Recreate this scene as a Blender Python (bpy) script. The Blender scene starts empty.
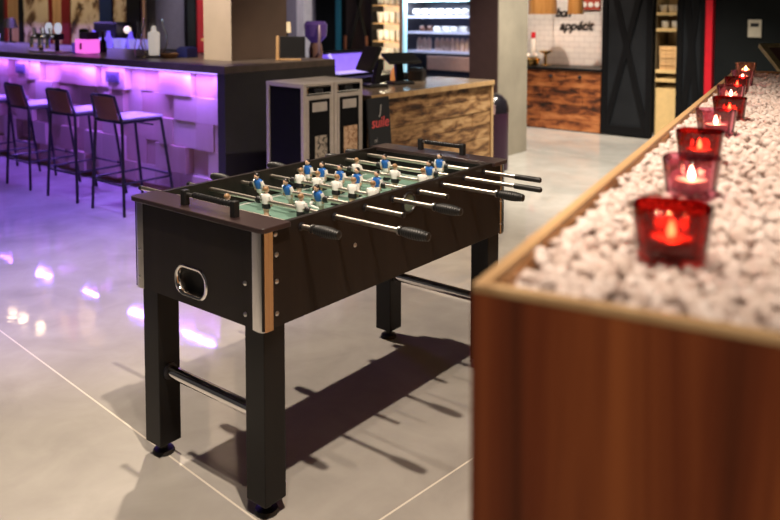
import bpy, bmesh, math, random
import numpy as np
from mathutils import Vector, Matrix
R = math.radians
PI = math.pi
random.seed(7)
SC = bpy.context.scene
COL = SC.collection

# ------------------------------------------------------------------ camera
cam_d = bpy.data.cameras.new('camera')
cam = bpy.data.objects.new('camera', cam_d)
COL.objects.link(cam)
cam.location = (0, 0, 1.5215)
cam.rotation_euler = (PI / 2 - 0.06, 0, PI / 2 - 0.89312)
cam_d.sensor_width = 36.0
cam_d.lens = 36.0 * 785.4 / 780
cam_d.shift_y = -200.4 / 780
cam_d.clip_start = 0.05
cam_d.dof.use_dof = True
cam_d.dof.focus_distance = 2.85
cam_d.dof.aperture_fstop = 2.7
SC.camera = cam

# ------------------------------------------------------------------ view, world, lights
SC.view_settings.view_transform = 'Standard'
SC.view_settings.look = 'None'
SC.view_settings.gamma = 1
SC.view_settings.use_curve_mapping = False
SC.view_settings.exposure = 0.0
world = bpy.data.worlds.new('room_air')
SC.world = world
world.use_nodes = True
world.node_tree.nodes['Background'].inputs[0].default_value = (0.80, 0.72, 0.68, 1)
world.node_tree.nodes['Background'].inputs[1].default_value = 0.065


def spot(name, loc, target, power, color, angle=100, blend=0.5, radius=0.04):
    d = bpy.data.lights.new(name, 'SPOT')
    d.energy, d.color, d.spot_size, d.spot_blend, d.shadow_soft_size = power, color, R(angle), blend, radius
    o = bpy.data.objects.new(name, d)
    COL.objects.link(o)
    o.location = loc
    o.rotation_euler = (Vector(target) - Vector(loc)).to_track_quat('-Z', 'Y').to_euler()
    return o


def point(name, loc, power, color, radius=0.03):
    d = bpy.data.lights.new(name, 'POINT')
    d.energy, d.color, d.shadow_soft_size = power, color, radius
    o = bpy.data.objects.new(name, d)
    COL.objects.link(o)
    o.location = loc
    return o


def area(name, loc, target, sx, sy, power, color, spread=180):
    d = bpy.data.lights.new(name, 'AREA')
    d.shape, d.size, d.size_y, d.energy, d.color, d.spread = 'RECTANGLE', sx, sy, power, color, R(spread)
    o = bpy.data.objects.new(name, d)
    COL.objects.link(o)
    o.location = loc
    o.rotation_euler = (Vector(target) - Vector(loc)).to_track_quat('-Z', 'Y').to_euler()
    return o


WARM = (1.0, 0.83, 0.66)
LED = (0.26, 0.13, 1.0)
spot('ceiling_spot', (-3.37, 2.55, 4.17), (-2.55, 1.95, 0), 640, WARM, 88, 0.7)
spot('ceiling_spot', (-0.66, 0.98, 4.17), (-1.75, 1.95, 0), 620, WARM, 64, 0.7)
spot('ceiling_spot', (-0.92, 0.73, 4.17), (-1.6, 1.6, 0), 150, WARM, 60, 0.7)
spot('ceiling_spot', (0.9, -1.7, 4.17), (-0.22, 0.72, 0.85), 430, WARM, 19, 0.5)  # added spot behind the camera, only to light the planter front
spot('ceiling_spot', (-2.6, 6.9, 4.17), (-3.0, 7.4, 0), 1500, (1.0, 0.93, 0.80), 75, 0.6)
spot('ceiling_spot', (-2.0, 4.9, 4.17), (-3.9, 5.5, 0.4), 420, WARM, 62, 0.6)
spot('ceiling_spot', (-4.5, 7.9, 4.17), (-4.75, 9.6, 1.0), 620, WARM, 52, 0.5)
spot('ceiling_spot', (-11.4, 4.9, 4.17), (-11.6, 6.4, 1.4), 300, (1.0, 0.78, 0.55), 100)
spot('ceiling_spot', (-5.3, 2.3, 4.17), (-5.27, 4.24, 1.7), 850, WARM, 26, 0.6)  # unseen lamp, added to brighten the column's pale face
spot('ceiling_spot', (-7.3, 7.4, 4.17), (-9.45, 8.1, 1.4), 340, (0.95, 0.88, 1.0), 55)  # put in so the lavender wall and white post don't stay black
spot('violet_wash', (-5.2, 2.6, 4.17), (-5.0, 2.5, 0), 900, (0.30, 0.20, 1.0), 62, 0.85, 0.06)
# violet strip under the counter lip, in five lengths
for x, w, e in ((-13.2, 1.0, 20), (-11.6, 1.0, 20), (-10.0, 0.8, 20), (-8.65, 0.4, 8), (-7.45, 0.36, 7), (-6.5, 0.36, 7), (-5.78, 0.36, 7), (-4.98, 0.4, 7)):
    area('bar_strip_light', (x, 3.772, 1.05), (x, 3.45, 0), w, 0.016, e, LED)
for k in range(8):
    area('bar_front_light', (-5.35 - 1.16 * k, 3.78, 1.04), (-5.35 - 1.16 * k, 3.875, 0.35), 1.14, 0.03, 7.0, (0.32, 0.11, 1.0))
area('back_bar_strip_light', (-11.6, 6.05, 1.5), (-11.6, 5.8, 0.9), 4.2, 0.05, 26, (0.3, 0.18, 1.0))


# ------------------------------------------------------------------ materials
MATS = {}


def _new(name):
    m = bpy.data.materials.new(name)
    m.use_nodes = True
    nt = m.node_tree
    return m, nt, nt.nodes['Principled BSDF']


def N(nt, typ, **kw):
    n = nt.nodes.new(typ)
    for k, v in kw.items():
        setattr(n, k, v)
    return n


def ramp(nt, fac, stops):
    r = N(nt, 'ShaderNodeValToRGB')
    els = r.color_ramp.elements
    while len(els) < len(stops):
        els.new(0.5)
    for e, (p, c) in zip(els, stops):
        e.position = p
        e.color = (*c, 1) if len(c) == 3 else c
    nt.links.new(fac, r.inputs[0])
    return r.outputs[0]


def coords(nt, scale=(1, 1, 1), rot=(0, 0, 0)):
    tc = N(nt, 'ShaderNodeTexCoord')
    mp = N(nt, 'ShaderNodeMapping')
    mp.inputs['Scale'].default_value = scale
    mp.inputs['Rotation'].default_value = rot
    nt.links.new(tc.outputs['Object'], mp.inputs[0])
    return mp.outputs[0]


def noise(nt, vec, scale, detail=4, rough=0.55, dist=0.0):
    n = N(nt, 'ShaderNodeTexNoise')
    n.inputs['Scale'].default_value = scale
    n.inputs['Detail'].default_value = detail
    n.inputs['Roughness'].default_value = rough
    n.inputs['Distortion'].default_value = dist
    nt.links.new(vec, n.inputs['Vector'])
    return n.outputs[0]


def bump(nt, b, h, strength=0.2, dist=0.01):
    n = N(nt, 'ShaderNodeBump')
    n.inputs['Strength'].default_value = strength
    n.inputs['Distance'].default_value = dist
    nt.links.new(h, n.inputs['Height'])
    nt.links.new(n.outputs[0], b.inputs['Normal'])


def plain(name, color, rough=0.5, metal=0.0, emit=0.0, vary=0.08, spec=0.5, ecol=None, scale=14, alpha=None):
    """one colour with a faint mottling of its own"""
    if name in MATS:
        return MATS[name]
    m, nt, b = _new(name)
    v = coords(nt)
    f = noise(nt, v, scale, 3)
    lo = tuple(c * (1 - vary) for c in color)
    hi = tuple(min(1, c * (1 + vary)) for c in color)
    nt.links.new(ramp(nt, f, [(0.3, lo), (0.7, hi)]), b.inputs['Base Color'])
    b.inputs['Roughness'].default_value = rough
    b.inputs['Metallic'].default_value = metal
    b.inputs['Specular IOR Level'].default_value = spec
    if emit:
        b.inputs['Emission Color'].default_value = (*(ecol or color), 1)
        b.inputs['Emission Strength'].default_value = emit
    MATS[name] = m
    return m


def wood(name, dark, mid, light, grain='Z', rough=0.45, scale=1.0, spec=0.4, contrast=(0.3, 0.5, 0.7)):
    if name in MATS:
        return MATS[name]
    m, nt, b = _new(name)
    s = {'X': (0.7, 14, 14), 'Y': (14, 0.7, 14), 'Z': (14, 14, 0.7)}[grain]
    v = coords(nt, tuple(k * scale for k in s))
    f = noise(nt, v, 1.0, 6, 0.6, 0.6)
    nt.links.new(ramp(nt, f, [(contrast[0], dark), (contrast[1], mid), (contrast[2], light)]), b.inputs['Base Color'])
    b.inputs['Roughness'].default_value = rough
    b.inputs['Specular IOR Level'].default_value = spec
    bump(nt, b, f, 0.08, 0.004)
    MATS[name] = m
    return m


def glass(name, color, gloss=0.12, rough=0.03):
    if name in MATS:
        return MATS[name]
    m, nt, b = _new(name)
    nt.nodes.remove(b)
    tr = N(nt, 'ShaderNodeBsdfTransparent')
    tr.inputs[0].default_value = (*color, 1)
    gl = N(nt, 'ShaderNodeBsdfGlossy')
    gl.inputs['Color'].default_value = (1, 1, 1, 1)
    gl.inputs['Roughness'].default_value = rough
    fr = N(nt, 'ShaderNodeLayerWeight')
    fr.inputs['Blend'].default_value = gloss
    v = coords(nt)
    mth = N(nt, 'ShaderNodeMath', operation='MULTIPLY_ADD')
    mth.inputs[1].default_value = 0.04
    nt.links.new(noise(nt, v, 30), mth.inputs[0])
    nt.links.new(fr.outputs['Fresnel'], mth.inputs[2])
    mx = N(nt, 'ShaderNodeMixShader')
    nt.links.new(mth.outputs[0], mx.inputs[0])
    nt.links.new(tr.outputs[0], mx.inputs[1])
    nt.links.new(gl.outputs[0], mx.inputs[2])
    nt.links.new(mx.outputs[0], nt.nodes['Material Output'].inputs['Surface'])
    MATS[name] = m
    return m


def coloured_glass(name, color, rough=0.04):
    """tinted glass body: part of the light passes coloured, part is scattered by the tint"""
    if name in MATS:
        return MATS[name]
    m = glass(name, color, 0.2, rough)
    nt = m.node_tree
    mx0 = [n for n in nt.nodes if n.type == 'MIX_SHADER'][0]
    out = nt.nodes['Material Output']
    df = N(nt, 'ShaderNodeBsdfTranslucent')
    df.inputs[0].default_value = (*(min(1, c * 0.9) for c in color), 1)
    mx = N(nt, 'ShaderNodeMixShader')
    mx.inputs[0].default_value = 0.02
    nt.links.new(mx0.outputs[0], mx.inputs[1])
    nt.links.new(df.outputs[0], mx.inputs[2])
    nt.links.new(mx.outputs[0], out.inputs['Surface'])
    return m


def floor_material():
    m, nt, b = _new('polished_concrete')
    v = coords(nt)
    big = noise(nt, v, 0.9, 6, 0.6, 0.4)
    fine = noise(nt, v, 4.0, 5, 0.55, 0.6)
    mix = N(nt, 'ShaderNodeMath', operation='MULTIPLY_ADD')
    mix.inputs[1].default_value = 0.45
    nt.links.new(fine, mix.inputs[0])
    sc = N(nt, 'ShaderNodeMath', operation='MULTIPLY')
    sc.inputs[1].default_value = 0.55
    nt.links.new(big, sc.inputs[0])
    nt.links.new(sc.outputs[0], mix.inputs[2])
    base = ramp(nt, mix.outputs[0], [(0.32, (0.33, 0.31, 0.285)), (0.5, (0.415, 0.39, 0.355)), (0.68, (0.50, 0.475, 0.435))])
    # thin pale joints of the big slabs
    vr = coords(nt, (1, 1, 1), (0, 0, R(5)))
    sep = N(nt, 'ShaderNodeSeparateXYZ')
    nt.links.new(vr, sep.inputs[0])
    masks = []
    for ax, off, per in ((0, 1.595, 6.0), (1, -1.36, 6.0)):
        a = N(nt, 'ShaderNodeMath', operation='ADD')
        a.inputs[1].default_value = off + 30 * per + per / 2
        nt.links.new(sep.outputs[ax], a.inputs[0])
        mo = N(nt, 'ShaderNodeMath', operation='MODULO')
        mo.inputs[1].default_value = per
        nt.links.new(a.outputs[0], mo.inputs[0])
        cp = N(nt, 'ShaderNodeMath', operation='COMPARE')
        cp.inputs[1].default_value = per / 2
        cp.inputs[2].default_value = 0.0035
        nt.links.new(mo.outputs[0], cp.inputs[0])
        masks.append(cp.outputs[0])
    mx = N(nt, 'ShaderNodeMath', operation='MAXIMUM')
    nt.links.new(masks[0], mx.inputs[0])
    nt.links.new(masks[1], mx.inputs[1])
    c = N(nt, 'ShaderNodeMix', data_type='RGBA')
    nt.links.new(mx.outputs[0], c.inputs[0])
    nt.links.new(base, c.inputs[6])
    c.inputs[7].default_value = (0.78, 0.72, 0.62, 1)
    nt.links.new(c.outputs[2], b.inputs['Base Color'])
    rr = ramp(nt, fine, [(0.3, (0.02, 0.02, 0.02)), (0.7, (0.085, 0.085, 0.085))])
    nt.links.new(rr, b.inputs['Roughness'])
    b.inputs['Specular IOR Level'].default_value = 0.42
    bump(nt, b, noise(nt, v, 7.0, 2, 0.5), 0.10, 0.006)
    return m


def per_island(name, stops, rough=0.5, spec=0.4, grain=None, bump_scale=None, amount=0.5):
    """every loose piece of the mesh gets its own tone out of the ramp"""
    if name in MATS:
        return MATS[name]
    m, nt, b = _new(name)
    g = N(nt, 'ShaderNodeNewGeometry')
    v = coords(nt, grain or (8, 8, 8))
    f = noise(nt, v, 1.0, 6, 0.62, 0.5)
    mul = N(nt, 'ShaderNodeMath', operation='MULTIPLY')
    mul.inputs[1].default_value = 1 - amount
    nt.links.new(g.outputs['Random Per Island'], mul.inputs[0])
    add = N(nt, 'ShaderNodeMath', operation='MULTIPLY_ADD')
    add.inputs[1].default_value = amount
    nt.links.new(f, add.inputs[0])
    nt.links.new(mul.outputs[0], add.inputs[2])
    nt.links.new(ramp(nt, add.outputs[0], stops), b.inputs['Base Color'])
    b.inputs['Roughness'].default_value = rough
    b.inputs['Specular IOR Level'].default_value = spec
    if bump_scale:
        bump(nt, b, noise(nt, coords(nt), bump_scale, 4), 0.3, 0.003)
    MATS[name] = m
    return m


def field_material():
    m, nt, b = _new('printed_pitch')
    v = coords(nt)
    b.inputs['Base Color'].default_value = (0.15, 0.36, 0.27, 1)
    f = noise(nt, v, 9, 3)
    nt.links.new(ramp(nt, f, [(0.3, (0.14, 0.245, 0.195)), (0.7, (0.17, 0.29, 0.235))]), b.inputs['Base Color'])
    b.inputs['Roughness'].default_value = 0.28
    return m


def tile_material():
    m, nt, b = _new('white_wall_tiles')
    v = coords(nt, (1, 1, 1), (PI / 2, 0, 0))
    br = N(nt, 'ShaderNodeTexBrick')
    br.inputs['Color1'].default_value = (0.80, 0.76, 0.74, 1)
    br.inputs['Color2'].default_value = (0.74, 0.70, 0.69, 1)
    br.inputs['Mortar'].default_value = (0.52, 0.48, 0.48, 1)
    br.inputs['Scale'].default_value = 1.0
    br.inputs['Brick Width'].default_value = 0.15
    br.inputs['Row Height'].default_value = 0.075
    br.inputs['Mortar Size'].default_value = 0.003
    nt.links.new(v, br.inputs['Vector'])
    nt.links.new(br.outputs[0], b.inputs['Base Color'])
    b.inputs['Roughness'].default_value = 0.25
    return m


def wallpaper_material():
    m, nt, b = _new('leaf_wallpaper')
    v = coords(nt, (1, 1, 1))
    w = N(nt, 'ShaderNodeTexVoronoi')
    w.inputs['Scale'].default_value = 3.6
    d = noise(nt, v, 2.2, 4, 0.6, 1.5)
    av = N(nt, 'ShaderNodeVectorMath', operation='ADD')
    nt.links.new(v, av.inputs[0])
    nt.links.new(d, av.inputs[1])
    nt.links.new(av.outputs[0], w.inputs['Vector'])
    base = ramp(nt, w.outputs['Distance'], [(0.16, (0.035, 0.022, 0.016)), (0.34, (0.22, 0.12, 0.05)), (0.44, (0.55, 0.42, 0.25)), (0.6, (0.70, 0.58, 0.38))])
    nt.links.new(base, b.inputs['Base Color'])
    b.inputs['Roughness'].default_value = 0.7
    return m


BLACK = plain('black_laminate', (0.007, 0.0065, 0.0065), 0.42, spec=0.25)
BROWNBLACK = wood('espresso_laminate', (0.010, 0.007, 0.006), (0.0135, 0.0095, 0.008), (0.018, 0.0125, 0.010), 'Z', 0.45, 1.0, 0.25)
CAPMAT = plain('satin_brown_laminate', (0.036, 0.021, 0.021), 0.30, spec=0.6)
CHROME = plain('chrome', (0.82, 0.80, 0.78), 0.08, 1.0, vary=0.03)
STEEL = plain('brushed_steel', (0.62, 0.60, 0.58), 0.28, 1.0)
RUBBER = plain('black_rubber', (0.010, 0.010, 0.010), 0.45)
BLKMETAL = plain('black_metal', (0.012, 0.012, 0.016), 0.35)
WHITEP = plain('white_plastic', (0.80, 0.78, 0.75), 0.35)
BLACKP = plain('black_plastic', (0.012, 0.012, 0.013), 0.4)
CHARCOAL = plain('charcoal_paint', (0.0075, 0.009, 0.0095), 0.6, vary=0.15, scale=3, spec=0.12)
DOORMAT = plain('charcoal_board', (0.011, 0.012, 0.0145), 0.55, vary=0.2, scale=3, spec=0.15)
ALU = plain('aluminium_edge', (0.58, 0.52, 0.46), 0.4, 0.35)
COUNTERTOP = plain('dark_stone_top', (0.10, 0.077, 0.063), 0.35, vary=0.2)
ENDPANEL = plain('anthracite_panel', (0.030, 0.028, 0.028), 0.55, vary=0.15, scale=4)
CONCRETE = plain('fair_faced_concrete', (0.26, 0.225, 0.17), 0.8, vary=0.14, scale=3)
BROWNWALL = plain('brown_render', (0.17, 0.115, 0.085), 0.75, vary=0.12, scale=3)
OAK = wood('pale_oak', (0.34, 0.20, 0.09), (0.46, 0.29, 0.14), (0.56, 0.37, 0.19), 'Y', 0.5)
WALNUT = wood('walnut_veneer', (0.030, 0.008, 0.004), (0.16, 0.036, 0.011), (0.29, 0.080, 0.022), 'Z', 0.42, 0.75, 0.4, (0.34, 0.5, 0.66))
TAN = wood('tan_board', (0.42, 0.24, 0.10), (0.56, 0.34, 0.16), (0.66, 0.43, 0.22), 'Z', 0.6)
REDPAINT = plain('red_paint', (0.55, 0.004, 0.016), 0.45)
DARKRED = plain('dark_red_paint', (0.20, 0.012, 0.012), 0.5)
SEATW = plain('pale_seat', (0.30, 0.29, 0.33), 0.45)
BACKBROWN = plain('brown_leather', (0.24, 0.10, 0.04), 0.5)
GLASSC = glass('clear_glass', (0.97, 0.97, 0.97), 0.08, 0.12)
WAX = plain('white_wax', (0.85, 0.80, 0.70), 0.5)
GOLD = plain('gold_metal', (0.80, 0.52, 0.18), 0.25, 1.0)
TILES = per_island('whitewashed_blocks', [(0.0, (0.34, 0.19, 0.13)), (0.35, (0.48, 0.31, 0.25)), (0.7, (0.58, 0.42, 0.37)), (1.0, (0.64, 0.50, 0.46))], 0.5, 0.3, (4, 4, 1.2))
PLANKS = per_island('weathered_planks', [(0.34, (0.030, 0.014, 0.008)), (0.43, (0.15, 0.07, 0.028)), (0.52, (0.34, 0.19, 0.08)), (0.72, (0.56, 0.37, 0.19))], 0.6, 0.3, (5, 4.5, 16), amount=0.88)
RUSTPLANKS = per_island('burnt_planks', [(0.36, (0.018, 0.009, 0.006)), (0.45, (0.13, 0.036, 0.014)), (0.54, (0.34, 0.105, 0.032)), (0.75, (0.55, 0.22, 0.08))], 0.55, 0.3, (4, 5, 15), amount=0.9)
PEBBLES = per_island('marble_chips', [(0.0, (0.46, 0.35, 0.30)), (0.3, (0.57, 0.46, 0.41)), (0.6, (0.62, 0.52, 0.48)), (1.0, (0.67, 0.60, 0.57))], 0.55, 0.35, (30, 30, 30), 160, 0.35)
REDGLASS = coloured_glass('red_glass', (0.58, 0.085, 0.075))
PINKGLASS = coloured_glass('pink_glass', (0.80, 0.46, 0.56))
CLEARPINK = coloured_glass('rose_glass', (0.90, 0.62, 0.60))


# ------------------------------------------------------------------ mesh builder
class MB:
    def __init__(s):
        s.v, s.f, s.m = [], [], []

    def add(s, verts, faces, m=0, M=None):
        n = len(s.v)
        s.v += [tuple(M @ Vector(p)) if M is not None else tuple(p) for p in verts]
        s.f += [tuple(i + n for i in q) for q in faces]
        s.m += [m] * len(faces)
        return s

    def box(s, x0, x1, y0, y1, z0, z1, m=0, M=None):
        if x0 > x1: x0, x1 = x1, x0
        if y0 > y1: y0, y1 = y1, y0
        if z0 > z1: z0, z1 = z1, z0
        v = [(x0, y0, z0), (x1, y0, z0), (x1, y1, z0), (x0, y1, z0), (x0, y0, z1), (x1, y0, z1), (x1, y1, z1), (x0, y1, z1)]
        return s.add(v, [(3, 2, 1, 0), (4, 5, 6, 7), (0, 1, 5, 4), (1, 2, 6, 5), (2, 3, 7, 6), (3, 0, 4, 7)], m, M)

    def loft(s, rings, m=0, caps=True, M=None):
        n = len(rings[0])
        v = [p for r in rings for p in r]
        f = []
        for i in range(len(rings) - 1):
            for j in range(n):
                k = (j + 1) % n
                f.append((i * n + j, i * n + k, (i + 1) * n + k, (i + 1) * n + j))
        if caps:
            f.append(tuple(range(n - 1, -1, -1)))
            f.append(tuple((len(rings) - 1) * n + j for j in range(n)))
        return s.add(v, f, m, M)

    def tube(s, pts, r, n=10, m=0, caps=True, M=None):
        pts = [Vector(p) for p in pts]
        rs = r if isinstance(r, (list, tuple)) else [r] * len(pts)
        rings = []
        ref = None
        for i, p in enumerate(pts):
            a = pts[max(0, i - 1)]
            b = pts[min(len(pts) - 1, i + 1)]
            d = (b - a).normalized()
            if ref is None:
                ref = Vector((0, 0, 1)) if abs(d.z) < 0.9 else Vector((1, 0, 0))
            u = d.cross(ref).normalized()
            w = u.cross(d).normalized()
            ref = w
            rings.append([p + (u * math.cos(2 * PI * k / n) + w * math.sin(2 * PI * k / n)) * -rs[i] * (1) for k in range(n)])
        rings = [list(reversed(q)) for q in rings]
        return s.loft(rings, m, caps, M)

    def lathe(s, prof, n=24, m=0, M=None, caps=True):
        rings = [[(r * math.cos(2 * PI * k / n), r * math.sin(2 * PI * k / n), z) for k in range(n)] for r, z in prof]
        return s.loft(rings, m, caps, M)

    def prism(s, poly, z0, z1, m=0, M=None):
        return s.loft([[(x, y, z0) for x, y in poly], [(x, y, z1) for x, y in poly]], m, True, M)

    def ball(s, c, r, n=12, k=8, m=0, M=None, sq=(1, 1, 1)):
        rings = []
        for i in range(1, k):
            t = PI * i / k
            rings.append([(c[0] + sq[0] * r * math.sin(t) * math.cos(2 * PI * j / n), c[1] + sq[1] * r * math.sin(t) * math.sin(2 * PI * j / n), c[2] - sq[2] * r * math.cos(t)) for j in range(n)])
        return s.loft(rings, m, True, M)

    def build(s, name, mats, parent=None, smooth=35, bevel=0.0, seg=2, loc=None, rot=None):
        me = bpy.data.meshes.new(name)
        me.from_pydata(s.v, [], s.f)
        if not isinstance(mats, (list, tuple)):
            mats = [mats]
        for m in mats:
            me.materials.append(m)
        me.polygons.foreach_set('material_index', s.m)
        bm = bmesh.new()
        bm.from_mesh(me)
        bmesh.ops.recalc_face_normals(bm, faces=bm.faces)
        bm.to_mesh(me)
        bm.free()
        if smooth:
            me.polygons.foreach_set('use_smooth', [True] * len(me.polygons))
            me.set_sharp_from_angle(angle=R(smooth))
        me.update()
        o = bpy.data.objects.new(name, me)
        COL.objects.link(o)
        if parent is not None:
            o.parent = parent
        if loc is not None:
            o.location = loc
        if rot is not None:
            o.rotation_euler = rot
        if bevel:
            b = o.modifiers.new('rounded_edges', 'BEVEL')
            b.width, b.segments, b.limit_method, b.angle_limit = bevel, seg, 'ANGLE', R(40)
        return o


def T(x=0, y=0, z=0):
    return Matrix.Translation((x, y, z))


def RX(a): return Matrix.Rotation(R(a), 4, 'X')
def RY(a): return Matrix.Rotation(R(a), 4, 'Y')
def RZ(a): return Matrix.Rotation(R(a), 4, 'Z')


def tag(o, label, cat, group=None, kind=None):
    o['label'], o['category'] = label, cat
    if group:
        o['group'] = group
    if kind:
        o['kind'] = kind
    return o


def thing(name, label, cat, loc=(0, 0, 0), rz=0.0, group=None):
    o = bpy.data.objects.new(name, None)
    COL.objects.link(o)
    o.empty_display_size = 0.05
    o.location, o.rotation_euler = loc, (0, 0, R(rz))
    return tag(o, label, cat, group)


def struct(name, mb, mats, label=None, cat=None, **kw):
    o = mb.build(name, mats, **kw)
    o['kind'] = 'structure'
    if label:
        o['label'], o['category'] = label, cat
    return o


def copy_tree(o, parent=None):
    kids = [c for c in o.children]
    c = o.copy()
    COL.objects.link(c)
    if parent is not None:
        c.parent = parent
    for k in kids:
        copy_tree(k, c)
    return c


def text(name, body, size, mat, loc, rot, parent=None, shear=0.0, extrude=0.003, align='CENTER', space=1.0, offset=0.0):
    cu = bpy.data.curves.new(name, 'FONT')
    cu.body, cu.size, cu.shear, cu.extrude, cu.align_x = body, size, shear, extrude, align
    cu.space_character = space
    cu.offset = offset
    cu.materials.append(mat)
    o = bpy.data.objects.new(name, cu)
    COL.objects.link(o)
    o.location, o.rotation_euler = loc, rot
    bpy.context.view_layer.update()
    me = bpy.data.meshes.new_from_object(o.evaluated_get(bpy.context.evaluated_depsgraph_get()))
    bpy.data.objects.remove(o)
    me.name = name
    o = bpy.data.objects.new(name, me)
    COL.objects.link(o)
    o.location, o.rotation_euler = loc, rot
    if parent is not None:
        o.parent = parent
    return o


# ------------------------------------------------------------------ the room
YB = 9.255          # front of the far doors and the far counter
s = struct('floor', MB().box(-16, 3.5, -2.5, 10.2, -0.1, 0), floor_material(), 'polished beige concrete floor with thin pale joints', 'floor', smooth=0)
struct('ceiling', MB().box(-16, 3.5, -2.5, 10.2, 4.32, 4.42), plain('dark_ceiling_paint', (0.06, 0.055, 0.05), 0.8), 'dark ceiling above the room', 'ceiling', smooth=0)
struct('wall_back', MB().box(-9.5, -5.9, 9.75, 9.9, 0, 4.32).box(-4.07, -3.40, 9.75, 9.9, 0, 4.32).box(-3.12, 3.5, YB + 0.01, 9.9, 0, 4.32).box(-3.42, -3.1, 9.75, 9.9, 0, 4.32).box(-3.42, -3.1, YB + 0.03, 9.75, 1.95, 4.32), CHARCOAL, 'dark charcoal back wall', 'wall', smooth=0)
struct('wall_tiled', MB().box(-5.9, -4.07, 9.85, 9.95, 0, 4.32), tile_material(), 'wall of small glossy white tiles above the far wooden counter', 'wall', smooth=0)
struct('wall_bar', MB().box(-16, -9.5, 6.4, 6.55, 0, 4.32), plain('dark_bar_wall', (0.05, 0.035, 0.03), 0.7), 'dark wall behind the bar', 'wall', smooth=0)
struct('wall_side', MB().box(-9.65, -9.5, 6.55, 9.9, 0, 4.32), plain('lavender_plaster', (0.17, 0.15, 0.19), 0.75), 'greyish lavender wall beyond the bar end', 'wall', smooth=0)
# the two concrete columns
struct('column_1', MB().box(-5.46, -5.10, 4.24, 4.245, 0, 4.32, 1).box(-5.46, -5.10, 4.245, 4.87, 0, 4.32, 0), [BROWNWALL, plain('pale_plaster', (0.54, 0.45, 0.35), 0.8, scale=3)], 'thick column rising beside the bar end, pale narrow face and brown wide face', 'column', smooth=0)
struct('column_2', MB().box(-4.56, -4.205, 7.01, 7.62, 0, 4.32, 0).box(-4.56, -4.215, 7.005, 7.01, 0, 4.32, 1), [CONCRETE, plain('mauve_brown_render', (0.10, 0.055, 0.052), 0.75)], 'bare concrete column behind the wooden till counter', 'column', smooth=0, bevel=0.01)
# panels and posts of the wall behind the bar
WP = wallpaper_material()
DARKLEAF = plain('dark_leaf_print', (0.02, 0.03, 0.025), 0.7, vary=0.6, scale=5)
BLUEDARK = plain('midnight_blue_paint', (0.012, 0.03, 0.11), 0.5)
for i, (a, b, mat, zt) in enumerate([(-13.5, -13.07, TAN, 0.03), (-12.0, -11.68, TAN, 0.03), (-9.58, -9.5, TAN, 0.03)]):
    struct('trim_%d' % (i + 1), MB().box(a, b, 6.4 - zt, 6.4, 0.9, 4.3), mat, smooth=0)
for i, (a, b, mat) in enumerate([(-13.58, -13.5, DARKRED), (-12.08, -12.0, DARKRED), (-11.68, -11.44, DARKRED), (-13.07, -12.93, BLACK), (-10.6, -10.28, BLUEDARK), (-9.9, -9.58, BLACK)]):
    struct('trim_%d' % (i + 4), MB().box(a, b, 6.34, 6.4, 0.9, 4.3), mat, smooth=0)
struct('trim_10', MB().box(-9.5, -9.44, 7.04, 7.2, 0, 4.3), BLACK, smooth=0)
for (a, b, mat, lab) in [(-14.9, -13.58, DARKLEAF, 'dark leafy wallpaper panel at the far left behind the bar taps'),
                         (-12.93, -12.08, WP, 'beige wallpaper panel with dark plants above the chrome taps'),
                         (-11.44, -10.6, WP, 'beige wallpaper panel with brown plants behind the pink lit box'),
                         (-10.28, -9.9, WP, 'narrow golden wallpaper panel beside the blue post')]:
    tag(MB().box(a, b, 6.365, 6.38, 0.95, 3.6).build('wallpaper_panel', mat, smooth=0), lab, 'wallpaper')
tag(MB().box(-9.5, -9.42, 7.2, 7.32, 0, 4.3).build('red_post', REDPAINT, smooth=0, bevel=0.004), 'bright red post on the lavender wall behind the bar end', 'post')
tag(MB().box(-2.795, -2.717, 9.16, 9.26, 0, 4.3).build('red_post', REDPAINT, smooth=0, bevel=0.004), 'bright red upright post between the dark door and the wall thermostat', 'post')
tag(MB().box(-9.5, -9.32, 9.3, 9.5, 0.6, 4.3).build('white_post', plain('white_paint', (0.8, 0.75, 0.74), 0.5), smooth=0, bevel=0.004), 'white upright strip beside the brown column', 'post')


def barn_door(x0, x1, label, flip=False, y=YB, hgt=2.6, z0=0.0):
    t = thing('barn_door', label, 'door', ((x0 + x1) / 2, y, z0))
    w = (x1 - x0) / 2
    MB().box(-w, w, 0.0, 0.035, 0.02, hgt).build('door_panel', DOORMAT, t, smooth=0)
    f = MB()
    fr = 0.07
    f.box(-w, -w + fr, -0.022, 0, 0.02, hgt).box(w - fr, w, -0.022, 0, 0.02, hgt)
    f.box(-w + fr, w - fr, -0.022, 0, 0.02, 0.02 + fr * 1.6).box(-w + fr, w - fr, -0.022, 0, hgt - fr, hgt)
    f.build('door_frame', plain('black_board', (0.004, 0.004, 0.005), 0.5, spec=0.15), t, smooth=0, bevel=0.003)
    bmat = plain('black_board', (0.004, 0.004, 0.005), 0.5, spec=0.15)
    for sgn in (1, -1):
        b = MB()
        a = Vector((-sgn * (w - fr), 0, 0.13))
        c = Vector((sgn * (w - fr), 0, 2.1))
        d = (c - a).normalized()
        nrm = Vector((-d.z, 0, d.x)) * 0.035
        yy = -0.019 if sgn > 0 else -0.0205
        P = [a - nrm, c - nrm, c + nrm, a + nrm]
        b.add([(p.x, yy, p.z) for p in P] + [(p.x, 0, p.z) for p in P], [(0, 1, 2, 3), (7, 6, 5, 4), (0, 4, 5, 1), (1, 5, 6, 2), (2, 6, 7, 3), (3, 7, 4, 0)])
        b.build('cross_brace', bmat, t, smooth=0)
    return t


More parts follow.
